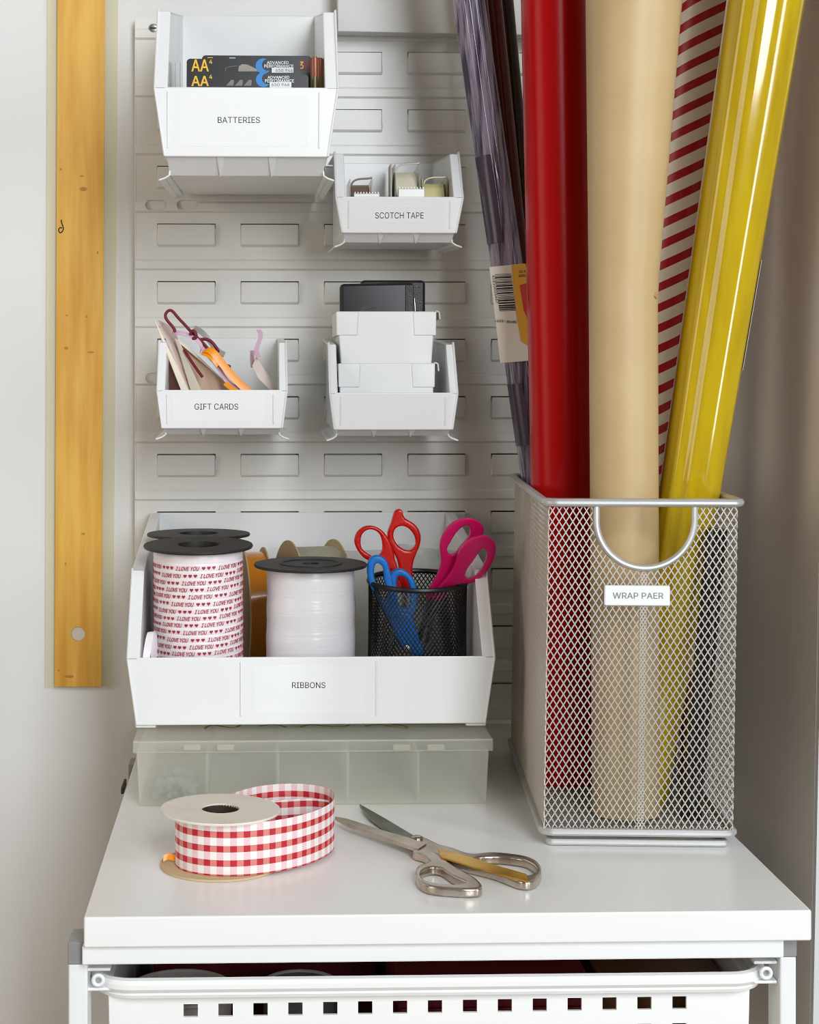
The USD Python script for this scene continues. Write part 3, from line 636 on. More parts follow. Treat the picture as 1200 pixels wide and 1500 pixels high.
# cellophane sheet crumpled behind the pen cup
gx, gz = np.meshgrid(np.linspace(0, 1, 40), np.linspace(0, 1, 30))
c0, c1 = P(502, 975, 1.46), P(672, 795, 1.46)
pts = np.c_[(c0[0] + (c1[0] - c0[0]) * gx + 0.006 * (meshkit.noise(np.stack([gx * 4, gz * 4, gx * 0], -1), 2) - .5)).ravel(), (1.458 + 0.034 * (meshkit.fbm(np.stack([gx * 7, gz * 6, gx * 0], -1), 3, 5) - 0.5)).ravel(),
            (ZB5 + 0.001 + (c1[2] - ZB5 - 0.012 * meshkit.noise(np.stack([gx * 6, gx * 0, gx * 0], -1), 9)) * gz).ravel()]
i = (np.arange(29)[:, None] * 40 + np.arange(39)[None]).ravel()
fc = np.vstack([np.c_[i, i + 1, i + 41], np.c_[i, i + 41, i + 40]])
obj('cellophane_sheet', trimesh.Trimesh(np.vstack([pts, pts + [0, 0.0003, 0]]), np.vstack([fc, fc[:, ::-1] + 1200]), process=False), film_m, label='crumpled clear cellophane behind the black mesh pen cup', cat='cellophane', smooth=True)

# ------------------------------------------------------------------ black mesh pen cup
cy = 1.398; q = P(610.5, 848, cy); cc = np.array([q[0], cy, ZB5 + 0.0045]); ch = q[2] - cc[2]; cr = 0.0398
pc = thing('pen_cup', 'round black wire mesh cup of scissors in the ribbons bin', 'pen cup', cc)
tl = lambda m: rot(m, [1, 0, 0], 5.0, cc + [0, 0, 0])
ring = lambda z, r=cr: [(cc[0] + r * math.cos(a), cc[1] + r * math.sin(a), cc[2] + z) for a in np.arange(64) * math.pi / 32]
obj('rim', tl(tube(ring(ch), 0.0021, True)), blackwire_m, pc)
obj('foot_ring', tl(tube(ring(0.001, cr), 0.0018, True)), blackwire_m, pc)
nn = 72; wires = []
for sgn in (1, -1):
    for k in range(nn):
        zz = np.linspace(0, ch, 14); a = 2 * math.pi * k / nn + sgn * zz / 0.0050 * (2 * math.pi / nn)
        wires.append(tube(np.c_[cc[0] + cr * np.cos(a), cc[1] + cr * np.sin(a), cc[2] + zz], 0.00045, n=4))
obj('mesh_wall', tl(join(*wires)), blackwire_m, pc, kind='stuff')
obj('base', tl(lathe([(0, 0), (cr, 0), (cr, 0.001), (0, 0.001)], 48, cc)), blackwire_m, pc)

Q = lambda pts: [(500 + x / 5.0, 730 + y / 5.0) for x, y in pts]
def handle(parent, outer, hole, Y, th, m, name='handle', dy=0.0, step=0.0017):
    poly = px_poly(smooth_px(Q(outer), 70), Y, [smooth_px(Q(hole), 40)] if hole else []).buffer(0)
    if poly.geom_type != 'Polygon': poly = max(poly.geoms, key=lambda g: g.area)
    me = stand(soft(poly, th, step), Y + th / 2)
    me.vertices[:, 1] += dy * (me.vertices[:, 2] - P(600, 850, Y)[2])
    obj(name, me, m, parent, smooth=True)
def blade(parent, pts, Y, m, dy=0.0):
    me = hull([P(x, y, Y) for x, y in Q(pts)] + [P(x, y, Y) + [0, 0.0012, 0] for x, y in Q(pts)], 0.0003)
    me.vertices[:, 1] += dy * (me.vertices[:, 2] - P(600, 850, Y)[2]); obj('blade', me, m, parent)
rs = thing('scissors', 'red handled scissors at the back of the black mesh cup', 'scissors', P(590, 960, 1.415), 'scissors in the pen cup')
handle(rs, [(95, 310), (120, 240), (190, 200), (270, 215), (330, 270), (372, 360), (392, 450), (404, 540), (372, 540), (330, 480), (270, 455), (195, 450), (130, 395)], [(140, 320), (160, 250), (210, 225), (270, 250), (300, 330), (288, 400), (240, 425), (190, 400), (150, 365)], 1.409, 0.008, red_pl)
handle(rs, [(408, 80), (440, 82), (455, 130), (500, 165), (555, 210), (580, 280), (565, 360), (532, 440), (520, 560), (500, 690), (430, 690), (420, 560), (405, 440), (370, 370), (338, 285), (340, 240), (370, 160)], [(380, 270), (400, 215), (450, 200), (505, 230), (540, 290), (535, 350), (500, 378), (450, 368), (400, 325)], 1.417, 0.009, red_pl)
handle(rs, [(300, 380), (350, 360), (405, 540), (440, 660), (380, 660), (340, 520)], None, 1.409, 0.007, red_pl, 'shank')
blade(rs, [(430, 640), (500, 640), (500, 1000), (470, 1040)], 1.415, steel_m)
blade(rs, [(390, 640), (440, 640), (460, 1000), (440, 1040)], 1.411, steel_m)
bs = thing('scissors', 'blue handled scissors at the front of the black mesh cup', 'scissors', P(600, 960, 1.385), 'scissors in the pen cup')
handle(bs, [(190, 490), (212, 435), (270, 415), (325, 445), (355, 520), (378, 620), (402, 760), (420, 850), (370, 870), (300, 800), (235, 690), (200, 600)], [(238, 530), (262, 470), (295, 490), (312, 600), (340, 730), (300, 735), (256, 640)], 1.380, 0.009, blue_pl)
handle(bs, [(345, 575), (370, 535), (420, 513), (480, 535), (530, 595), (555, 680), (545, 800), (510, 880), (440, 870), (380, 760), (350, 660)], [(402, 620), (420, 565), (460, 575), (500, 640), (505, 720), (484, 800), (446, 800), (408, 700)], 1.389, 0.008, blue_pl)
handle(bs, [(300, 790), (400, 820), (500, 840), (560, 1000), (595, 1140), (520, 1140), (430, 1060), (365, 930)], None, 1.385, 0.008, blue_pl, 'shank')
blade(bs, [(470, 1120), (580, 1120), (610, 1240), (590, 1250)], 1.386, steel_m)
rv = P(597, 950, 1.381)
obj('rivet', rot(lathe([(0, 0), (0.0035, 0), (0.003, 0.0015), (0, 0.002)], 20), [1, 0, 0], 90, [0, 0, 0]).apply_translation(rv), steel_m, bs)
ps = thing('scissors', 'pink handled scissors leaning to the right in the black mesh cup', 'scissors', P(630, 960, 1.405), 'scissors in the pen cup')
handle(ps, [(700, 330), (715, 230), (770, 150), (860, 110), (950, 130), (1000, 190), (985, 260), (900, 320), (840, 410), (812, 500), (790, 570), (740, 660), (700, 760), (640, 760), (655, 650), (700, 550), (718, 440)], [(755, 370), (770, 290), (820, 200), (880, 165), (905, 200), (890, 270), (840, 340), (790, 392)], 1.374, 0.009, pink_pl, dy=-0.8)
handle(ps, [(820, 450), (840, 350), (900, 270), (990, 235), (1060, 265), (1095, 350), (1080, 460), (1030, 560), (950, 620), (870, 625), (800, 670), (740, 770), (690, 760), (730, 640), (790, 540)], [(900, 555), (920, 480), (960, 400), (1000, 340), (1030, 360), (1035, 430), (1010, 520), (960, 572), (915, 582)], 1.360, 0.009, pink_pl, dy=-1.0)
blade(ps, [(640, 740), (700, 740), (600, 1090), (570, 1100)], 1.376, steel_m, -0.5)
blade(ps, [(680, 740), (730, 740), (660, 1090), (640, 1100)], 1.369, steel_m, -0.5)

# ------------------------------------------------------------------ gingham ribbon on the table
zt = 0.0372
gc = T(323, 1184, zt); gc[2] = TOP; R = 88 * gc[1] / F
gs = thing('ribbon_spool', 'card spool of red and white gingham ribbon lying on the table, a loop pulled loose', 'ribbon spool', gc)
obj('disc', lathe([(0.0125, 0.0002), (R, 0.0002), (R, 0.0016), (0.0125, 0.0016), (0.0125, 0.0002)], 72, gc), card_m, gs)
dtop = lathe([(0.0125, 0), (R - 0.0003, 0), (R, 0.0008), (R - 0.0003, 0.0016), (0.0125, 0.0016), (0.0125, 0)], 72, gc + [0, 0, zt - 0.0016])
obj('disc', rot(dtop, [0, 1, 0], 1.0, gc + [0, 0, zt]), disc_m, gs)
obj('core', lathe([(0, 0.0016), (0.0125, 0.0018), (0.014, 0.001), (0.014, zt - 0.001), (0.0125, zt - 0.001), (0.0125, 0.0022), (0, 0.002)], 40, gc), mat('core_brown', (58, 42, 32), 0.7), gs)
Rw = 0.0292; off = T(300, 1285)
a = np.linspace(math.pi * 0.5, math.pi * 1.42, 60)      # round the back and left side to the front
wound = [(gc[0] + (Rw + 0.0006 * k / 60) * math.cos(t), gc[1] + (Rw + 0.0006 * k / 60) * math.sin(t)) for k, t in enumerate(a)]
gl = lambda x, y: tuple(T(x, y)[:2])
loop = spline(wound[::6] + [gl(330, 1287.5), gl(378, 1285), gl(430, 1276), gl(468, 1263), gl(487, 1250), gl(489, 1238), gl(478, 1228), gl(448, 1222), gl(405, 1222), gl(368, 1228), gl(344, 1236), gl(322, 1246)], 260)
def gribbon(path, z0, width, **kw):
    m, uv = strip(np.c_[path, np.full(len(path), TOP + z0)], (0, 0, 1), width, 0.0003)
    return m, np.c_[uv[:, 0] / 0.0087, uv[:, 1] / 0.00915 - 0.1]
m, uv = gribbon(loop, 0.0018, zt - 0.0038)
obj('loose_ribbon', m, gingham_m, gs, smooth=True, uv=uv)
aa = np.linspace(0, 2 * math.pi * 3, 220); rr = 0.014 + (Rw - 0.0012 - 0.014) * (aa / aa[-1])
m, uv = gribbon(np.c_[gc[0] + rr * np.cos(aa), gc[1] + rr * np.sin(aa)], 0.0018, zt - 0.0038)
obj('wound_ribbon', m, gingham_m, gs, smooth=True, uv=uv)
m, uv = gribbon(np.array(spline([gl(262, 1250), gl(330, 1238), gl(400, 1240), gl(450, 1237), gl(482, 1240)], 50)), 0.0018, zt - 0.0075)
obj('loose_ribbon', m, gingham_m, gs, smooth=True, uv=uv)
m, _ = strip(np.array([T(239, 1262, 0.003), T(247, 1259, 0.004), T(258, 1262, 0.003)]), (0, 0.3, 1), 0.004, 0.0004)
obj('ribbon_end', m, orng_m, gs, label='frayed orange end')

# ------------------------------------------------------------------ metal scissors on the table
S = lambda pts: [(480 + x / 3.529, 1160 + y / 3.529) for x, y in pts]
ms = thing('scissors', 'open metal scissors with a gold plated handle, lying on the table', 'scissors', T(612, 1228))
def flat(name, outer, hole, z, th, m, dz=None, soften=True, label=None):
    o = [tuple(T(x, y, z + th)[:2]) for x, y in smooth_px(S(outer), 80)] if soften else [tuple(T(x, y, z + th)[:2]) for x, y in S(outer)]
    hl = [[tuple(T(x, y, z + th)[:2]) for x, y in smooth_px(S(hole), 50)]] if hole else []
    poly = Polygon(o).buffer(0)
    for h_ in hl: poly = poly.difference(Polygon(h_).buffer(0.0009))
    if poly.geom_type != 'Polygon': poly = max(poly.geoms, key=lambda g: g.area)
    me = soft(poly, th, 0.0013, 3) if soften else extrude(poly, th)
    me.apply_translation([0, 0, TOP + z])
    return obj(name, me, m, ms, smooth=True if soften else False, label=label)
flat('blade', [(165, 62), (300, 138), (440, 222), (490, 245), (470, 285), (440, 268), (300, 190), (215, 128)], None, 0.0015, 0.0022, blade_m, soften=False, label='dull grey blade')
flat('blade', [(38, 127), (100, 138), (280, 196), (440, 242), (510, 268), (470, 292), (420, 278), (280, 226), (100, 162)], None, 0.0045, 0.0026, nickel_m, soften=False)
flat('handle', [(455, 420), (468, 382), (530, 352), (500, 325), (440, 300), (470, 274), (545, 300), (620, 358), (700, 408), (785, 462), (800, 488), (760, 500), (640, 497), (540, 487), (475, 460)], [(488, 422), (522, 392), (585, 396), (650, 438), (705, 464), (640, 474), (545, 464), (500, 448)], 0.0006, 0.0056, nickel_m)
flat('handle', [(450, 232), (560, 262), (640, 285), (740, 316), (830, 310), (950, 318), (1050, 338), (1100, 378), (1106, 410), (1080, 450), (1035, 464), (900, 425), (760, 385), (600, 335), (540, 310), (450, 262)], [(775, 344), (850, 333), (965, 341), (1060, 376), (1076, 404), (1048, 424), (960, 402), (865, 374), (805, 356)], 0.0006, 0.0056, nickel_m)
flat('gold_face', [(570, 292), (640, 308), (745, 338), (850, 372), (1028, 424), (1040, 462), (900, 428), (760, 388), (585, 336)], None, 0.0060, 0.0010, gold_m, soften=False, label='gold plated face of the handle')
pv = T(611, 1227, 0.007)
obj('pivot_screw', lathe([(0, 0.002), (0.004, 0.002), (0.004, 0.0074), (0.003, 0.0082), (0, 0.0084)], 24, (pv[0], pv[1], TOP)), steel_m, ms)

# ------------------------------------------------------------------ silver mesh basket
A = 0.07; uu, vv = np.array([math.cos(A), -math.sin(A), 0]), np.array([math.sin(A), math.cos(A), 0])
b0 = T(798, 1243); bw, bd = 0.1275, 0.292; hz = 0.2355
def K(s, t, z):
    """basket coordinates: s across the front (0..1), t into depth (0..1), z height; the walls lean out a little to the right"""
    lean = np.array([0.0035, 0, 0]) * (z / hz)
    return b0 + uu * bw * s + vv * (0.004 + bd * t) + np.array([0, 0, z]) + lean
bk = thing('mesh_basket', 'tall silver wire mesh basket labelled WRAP PAER, standing on the right of the table', 'basket', b0)
def loop_pts(z, grow, r=0.006):
    pts = rrect(-grow / bw, 1 + grow / bw, 0, 1, 0.001)
    c = rrect(-grow, bw + grow, -grow, bd + grow, r + grow)
    return [K(x / bw, y / bd, z) for x, y in c]
obj('top_rim', tube(loop_pts(hz, 0.0028), 0.0029, True, 10), silver_m, bk)
obj('bottom_rim', tube(loop_pts(0.0108, 0.0012), 0.0028, True, 10), silver_m, bk)
obj('foot_rim', tube(loop_pts(0.0028, -0.004), 0.0026, True, 10), silver_m, bk)
px_, pz_ = bw / 27.5, hz / 32.0
def lattice(width, height, wcell, hcell, hole=None, bar=0.00082, th=0.0007):
    """expanded metal: two families of slanting bars, each clipped to the sheet"""
    sheet_ = sbox(0, 0, width, height)
    if hole is not None: sheet_ = sheet_.difference(hole)
    out = []
    k = hcell / wcell; ln = math.hypot(1, k)
    for sg in (1, -1):
        n0 = int(height / hcell) + 2; n1 = int(width / wcell) + 2
        for j in range(-n0 - 1, n1 + n0 + 1):
            x0 = j * wcell
            span = height / k
            l = LineString([(x0, 0), (x0 + sg * span, height)]).intersection(sheet_)
            for g in getattr(l, 'geoms', [l]):
                if g.is_empty or g.length < 1e-4: continue
                (ax, az), (bx, bz) = g.coords[0], g.coords[-1]
                d = np.array([bx - ax, bz - az]); d /= np.linalg.norm(d) + 1e-12; nx = np.array([-d[1], d[0]]) * bar / 2
                q = [(ax + nx[0], az + nx[1]), (ax - nx[0], az - nx[1]), (bx - nx[0], bz - nx[1]), (bx + nx[0], bz + nx[1])]
                out.append((q, sg * 0.00015))
    return out
def lattice_mesh(bars, place, th=0.0007):
    V, Fc = [], []
    for q, o in bars:
        i = len(V)
        V += [place(x, z, o + th / 2) for x, z in q] + [place(x, z, o - th / 2) for x, z in q]
        Fc += [[i, i + 1, i + 2], [i, i + 2, i + 3], [i + 4, i + 6, i + 5], [i + 4, i + 7, i + 6]]
        for k in range(4):
            k2 = (k + 1) % 4; Fc += [[i + k, i + 4 + k, i + 4 + k2], [i + k, i + 4 + k2, i + k2]]
    return trimesh.Trimesh(V, Fc, process=False)
hx = bw * (941 - 803) / (1072 - 803); hr_ = 71 * 1.17 / F
hh = hz - 0.012
cut_h = affinity.scale(Point(hx, hh).buffer(1, 24), hr_, hr_ * 0.94, origin=(hx, hh)).intersection(sbox(0, 0, 1, hh)).union(sbox(hx - hr_, hh - 0.0004, hx + hr_, hz))
zlow = 0.0125
fr = [(0, 0)]
def wall(name, width, place, hole=None, wc=px_, hc_=pz_, bar=0.00078, m=None):
    H_ = hz - zlow
    bars = lattice(width, H_, wc, hc_, None if hole is None else affinity.translate(hole, 0, -zlow), bar)
    return obj(name, lattice_mesh(bars, place), m or mesh_m, bk, smooth=False, kind='stuff')
wall('front_mesh', bw, lambda x, z, o: K(x / bw, 0, z + zlow) - vv * o, cut_h)
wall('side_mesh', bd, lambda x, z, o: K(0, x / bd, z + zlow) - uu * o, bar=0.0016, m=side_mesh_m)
wall('side_mesh', bd, lambda x, z, o: K(1, x / bd, z + zlow) + uu * o)
wall('rear_mesh', bw, lambda x, z, o: K(x / bw, 1, z + zlow) + vv * o)
sx = bw * (936 - 800) / 268
obj('seam_mesh', lattice_mesh([([(a_[0] + sx - 0.0022, a_[1]) for a_ in q], o) for q, o in lattice(0.0045, hz - 0.048 - zlow, px_ * 0.5, pz_ * 0.5, bar=0.0008)], lambda x, z, o: K(x / bw, 0, z + zlow) - vv * (o + 0.0009)), mesh_m, bk, smooth=False, kind='stuff', label='vertical seam of the mesh')
bars = lattice(bw, bd, px_, pz_)
obj('bottom_mesh', lattice_mesh(bars, lambda x, z, o: K(x / bw, z / bd, 0.0095 + o)), mesh_m, bk, smooth=False, kind='stuff')
arc = [K((hx + hr_ * math.cos(t)) / bw, 0, hh + hr_ * 0.98 * math.sin(t)) - vv * 0.001 for t in np.linspace(math.pi, 2 * math.pi, 40)]
arc = [np.array(arc[0]) + [0, 0, 0.011]] + arc + [np.array(arc[-1]) + [0, 0, 0.011]]
obj('handle_wire', tube(arc, 0.0023, n=10), silver_m, bk)
def on_front(px, py):
    lo, hi = -0.2, 1.2
    for _ in range(40):
        mid = (lo + hi) / 2; w = K(mid, 0, 0.12); D = w[0] * SN + w[1] * CS
        if PPX + F * (w[0] * CS - w[1] * SN) / D < px: lo = mid
        else: hi = mid
    return w, D
pa, D = on_front(885, 870); pb, D2 = on_front(980, 870)
za, zb_ = ZC - (886 - PPY) / F * D, ZC - (857 - PPY) / F * D
pts = [(pa * (1 - s) + pb * s)[:2] for s in (0.02, 0.98)]
lab = obj('label', hull([np.array([*p, z]) - vv * (0.0022 + o) for p in pts for z in (za + 0.001, zb_ - 0.001) for o in (0, 0.0004)], 0.0012), paper_m, bk, label='white paper label reading WRAP PAER')
tm = meshkit.text_mesh('WRAP PAER', 8.6 * D / F, 0.00015); tm.apply_translation([-tm.bounds[0][0], 0, 0]); tm.apply_scale([73 * D / F / tm.bounds[1][0], 1, 1])
org = pa + (pb - pa) * (12 / 95)
obj('lettering', trimesh.Trimesh(np.array([org - vv * (0.0039 + z) + uu * x + [0, 0, ZC - (875.5 - PPY) / F * D - org[2] + y] for x, y, z in tm.vertices]), tm.faces, process=False), ink2_m, lab, smooth=False)

# ------------------------------------------------------------------ the rolls
ZR = TOP + 0.0108
def roll(name, label, cat, bot, top, extra=0.10, **kw):
    """bot, top: (pixel x, pixel y, depth) of two points of the axis; the roll runs from the basket's floor to a little above the frame"""
    a, b = P(*bot), P(*top); d = (b - a) / (b[2] - a[2])
    p0 = a + d * (ZR + 0.001 - a[2]); p1 = b + d * extra
    return p0, p1
def make_roll(name, label, cat, p0, p1, r0, r1, m, uvf=None, **kw):
    t = thing(name, label, cat, p0)
    me, uv = roll_mesh(p0, p1, r0, r1, **kw)
    obj('paper', me, m, t, smooth=40 if uvf is None else True, uv=None if uvf is None else uvf(uv))
    core, _ = roll_mesh(p0 + (p1 - p0) * 0.002, p1 - (p1 - p0) * 0.002, min(r0, r1) * 0.72, min(r0, r1) * 0.72, n=32, rings=3)
    obj('card_core', core, card_m, t)
    return t
p0, p1 = roll('', '', '', (833, 1150, 1.303), (811, 0, 1.290), 0.2)
make_roll('wrapping_paper_roll', 'glossy red wrapping paper roll in the mesh basket', 'wrapping paper', p0, p1, 0.0241, 0.0249, red_paper, wob=0.012, facets=((4.3, -0.0006, 0.3), (4.9, 0.0004, 0.12)), seed=2)
p0, p1 = roll('', '', '', (917, 1150, 1.205), (913, 430, 1.205), 0.335)
def kr(t): return 0.0238 + 0.0008 * t + 0.0320 * max(0, t - 0.525)
def kc(t): return np.array([0.030 * max(0, t - 0.525), 0.0, 0.0])
kt = make_roll('wrapping_paper_roll', 'brown kraft paper roll, flaring at the top, in the front of the mesh basket', 'wrapping paper', p0, p1, 0.0245, 0.03, kraft_m, rfun=kr, cfun=kc, wob=0.01, seed=4)
q = P(957, 430, 1.189)
obj('torn_edge', hull([q, q + [0.0035, 0.001, 0.001], q + [0.003, 0.002, -0.0035], q + [0.001, -0.0005, -0.002]], 0.0003), mat('torn_tan', (176, 140, 92), 0.7), kt)
p0, p1 = roll('', '', '', (880, 1150, 1.352), (1036, 0, 1.292), 0.15)
make_roll('wrapping_paper_roll', 'wrapping paper roll with red and white diagonal stripes', 'wrapping paper', p0, p1, 0.0255, 0.0255, stripe_m,
          uvf=lambda uv: np.c_[(uv[:, 1] - 0.62 * uv[:, 0]) / 0.0168, uv[:, 1]])
p0, p1 = roll('', '', '', (939, 1185, 1.243), (1122, 0, 1.176), 0.2)
RY1 = 0.0296
yt = make_roll('cellophane_roll', 'glossy yellow cellophane roll leaning to the right', 'cellophane', p0, p1, 0.0182, RY1, yellow_m, rings=60, wob=0.01, crease=0.0006, seed=8,
               facets=((4.15, -0.0009, 0.10), (4.42, 0.0007, 0.07), (3.85, 0.0009, 0.10), (5.6, 0.0008, 0.12)))
# white label strip wrapped on its right side
ax = p1 - p0; L_ = np.linalg.norm(ax); ax /= L_; e1 = np.cross([0, 1, 0], ax); e1 /= np.linalg.norm(e1); e2 = np.cross(ax, e1)
zq = [(P(1100, y, 1.2)[2] - p0[2]) / (ax[2] * L_) for y in (535, 375)]
V, Fc = [], []
for i, t in enumerate(np.linspace(zq[0], zq[1], 8)):
    for j, a in enumerate(np.linspace(-0.45, 0.30, 8)):
        r = 0.0182 + (RY1 - 0.0182) * t + 0.0006
        V.append(p0 + ax * L_ * t + r * (math.cos(a) * e1 + math.sin(a) * e2))
for i in range(7):
    for j in range(7):
        k = i * 8 + j; Fc += [[k, k + 1, k + 9], [k, k + 9, k + 8]]
obj('label', trimesh.Trimesh(V, Fc, process=False), paper_m, yt, label='white barcode label', smooth=True)
# purple, maroon, black
p0, p1 = roll('', '', '', (795, 760, 1.391), (687, 0, 1.391), 0.2)
pu = make_roll('cellophane_roll', 'crinkled purple cellophane roll with a barcode label, behind the red roll', 'cellophane', p0, p1, 0.0118, 0.0124, purple_m, rings=50, n=90, wob=0.05, crease=0.003, seed=21)
def wrap_patch(p0, p1, r, t0, t1, a0, a1):
    ax = p1 - p0; L = np.linalg.norm(ax); ax = ax / L; e1 = np.cross([0, 1, 0], ax); e1 /= np.linalg.norm(e1); e2 = np.cross(ax, e1)
    ts, as_ = np.linspace(t0, t1, 10), np.linspace(a0, a1, 10)
    V = [p0 + ax * L * t + (r + o) * (math.cos(q) * e1 + math.sin(q) * e2) for o in (0.0003, 0) for t in ts for q in as_]
    k = (np.arange(9)[:, None] * 10 + np.arange(9)[None]).ravel(); f = np.vstack([np.c_[k, k + 1, k + 11], np.c_[k, k + 11, k + 10]])
    return trimesh.Trimesh(V, np.vstack([f, f[:, ::-1] + 100]), process=False)
for y0, y1, a0, a1 in ((355, 228, -3.05, -1.75), (650, 560, -3.05, -1.8)):
    t0, t1 = ((P(720, y, 1.39)[2] - p0[2]) / (p1[2] - p0[2]) for y in (y0, y1))
    obj('film_overlap', wrap_patch(p0, p1, 0.0133, t0, t1, a0, a1), purple_dark, pu, label='dark overlap of film', smooth=True)
la = [P(718, 392, 1.3755), P(768, 387, 1.3755), P(780, 527, 1.3755), P(734, 531, 1.3755)]
lb = obj('label', hull([q + [0, o, 0] for q in la for o in (0, 0.0004)], 0.0006), mat('label_cream', (226, 218, 202), 0.5), pu, label='barcode label with an orange side')
ob = [P(750, 388.5, 1.3745), P(770, 386.5, 1.3745), P(781, 510, 1.3745), P(764, 500, 1.3745), P(757, 460, 1.3745)]
obj('orange_print', hull([q + [0, o, 0] for q in ob for o in (0, 0.0002)], 0.0002), tan_ink, lb)
rp = [P(762, 418, 1.374), P(772, 415, 1.374), P(775, 470, 1.374), P(768, 455, 1.374)]
obj('red_print', hull([q + [0, o, 0] for q in rp for o in (0, 0.0002)], 0.0002), mat('red_ink', (196, 60, 44), 0.5), lb)
bars = []; y = 402.0; random.seed(3)
while y < 456:
    w_ = random.choice((0.7, 0.7, 1.4, 2.1)); s_ = (y - 402) * 0.13
    q = [P(725 + s_, y, 1.3745), P(749 + s_, y - 1.2, 1.3745), P(749 + s_, y - 1.2 + w_, 1.3745), P(725 + s_, y + w_, 1.3745)]
    bars.append(hull([k + [0, o, 0] for k in q for o in (0, 0.00015)], 0)); y += w_ + random.choice((0.9, 0.9, 1.6))
obj('barcode', join(*bars), black_ink, lb, smooth=False)
def side_text(text, p, ang, h, Y):
    m = meshkit.text_mesh(text, h, 0.0001); m.apply_transform(trimesh.transformations.rotation_matrix(math.radians(ang), [0, 0, 1])); q = P(*p, Y)
    m.apply_translation([q[0], q[2], 0]); return stand(m, Y)
obj('digits', side_text('41810006467', (721, 403), -82.5, 0.0024, 1.3745), black_ink, lb, smooth=False)
obj('code', side_text('NP/W-X89Y', (757, 470), 176, 0.0022, 1.3745), black_ink, lb, smooth=False)
obj('small_print', join(side_text('21 P', (760, 400), 4, 0.002, 1.374), side_text('0057', (760, 406), 4, 0.002, 1.374)), black_ink, lb, smooth=False)
p0, p1 = roll('', '', '', (797, 740, 1.420), (721, 0, 1.420), 0.2)
make_roll('cellophane_roll', 'dark maroon film roll right of the purple roll', 'cellophane', p0, p1, 0.0075, 0.0085, maroon_m, wob=0.03, seed=5, rings=24, n=40)
p0, p1 = roll('', '', '', (806, 740, 1.442), (737, 0, 1.442), 0.2)
make_roll('wrapping_paper_roll', 'slim black paper roll beside the maroon roll', 'wrapping paper', p0, p1, 0.0085, 0.0090, dark_m, wob=0.02, seed=6, rings=24, n=40)
# dark short rolls low in the basket's right side
for label, bot, top, r, m in (('black roll low in the mesh basket, leaning along the yellow roll', (1016, 1150, 1.188), (1050, 775, 1.188), 0.0075, dark_m),
                             ('short brown roll standing low in the right of the mesh basket', (1013, 1150, 1.245), (1013, 985, 1.245), 0.0085, brown_m)):
    a, b = P(*bot), P(*top); d = (b - a) / (b[2] - a[2]); a = a + d * (ZR + 0.001 - a[2])
    make_roll('wrapping_paper_roll', label, 'wrapping paper', a, b, r, r, m, rings=6, n=40)

# ------------------------------------------------------------------ batteries
def battery_pack(label, x0, x1, ytop, Y, extra, lean=0.12):
    a, b = P(x0, ytop, Y), P(x1, ytop, Y); zb = B1['Z0'] + 0.0022
    t = thing('battery_pack', label, 'battery pack', ((a[0] + b[0]) / 2, Y, zb))
    sh = lambda m: (m.vertices.__setitem__((slice(None), 1), m.vertices[:, 1] + lean * (m.vertices[:, 2] - a[2])), m)[1]
    card = sh(hull([(x, y, z) for x in (a[0] + 0.003, b[0] - 0.003) for y in (Y, Y + 0.0006) for z in (zb + 0.004, a[2] - 0.003)], 0.003 * 0 + 0.0004))
    pl = affinity.scale(sbox(a[0], zb + 0.001, b[0], a[2]).buffer(-0.003).buffer(0.003), 1, 1)
    card = sh(stand(extrude(pl, 0.0012), Y + 0.0012))
    c_ = obj('card', card, batt_card, t)
    for nm, m, mt in extra(Y - 0.0002): obj(nm, sh(m), mt, c_, smooth=False)
    for k in range(4):
        x = a[0] + (b[0] - a[0]) * (0.14 + 0.24 * k)
        cyl = trimesh.creation.cylinder(0.0068, a[2] - zb - 0.03, sections=20); cyl.apply_translation((x, Y - 0.0075, zb + (a[2] - zb - 0.03) / 2 + 0.0005))
        obj('battery', sh(cyl), olive_m, t)
    return t
def flatp(pts, Y): return hull([P(x, y, Y) + [0, o, 0] for x, y in pts for o in (0, -0.0001)], 0)
def swirl(x, y, s, Y):
    o = Point(0, 0).buffer(1, 16).difference(Point(0.55, 0.15).buffer(0.75, 16))
    q = P(x, y, Y); k = s * Y / F
    return stand(extrude(affinity.translate(affinity.scale(o, k, k, origin=(0, 0)), q[0], q[2]), 0.0001), Y)
def pr1(Y):
    out = [('yellow_print', px_text('AA', 280.5, 306, 126, 14.5, Y, bold=True), yel_ink), ('yellow_print', px_text('4', 306.5, 311, 115.5, 6, Y, bold=True), yel_ink),
           ('white_print', px_text('ADVANCED', 392, 424, 115.5, 4.2, Y, bold=True), wht_ink), ('white_print', px_text('PERFORMANCE', 388, 431, 121, 4.6, Y, bold=True), wht_ink),
           ('blue_print', swirl(386, 117, 11, Y), blue_ink)]
    out.append(('white_print', flatp([(395, 120.5), (427, 120.5), (427, 131), (395, 131)], Y - 0.0002), wht_ink))
    out.append(('grey_print', px_text('650 946', 398, 424, 126.5, 4.6, Y - 0.0004), ink2_m))
    for k, x in enumerate((337, 350, 363)): out.append(('grey_print', flatp([(x - 6, 126), (x + 2, 117), (x + 6, 117.5), (x + 5, 126)], Y), ink2_m))
    return out
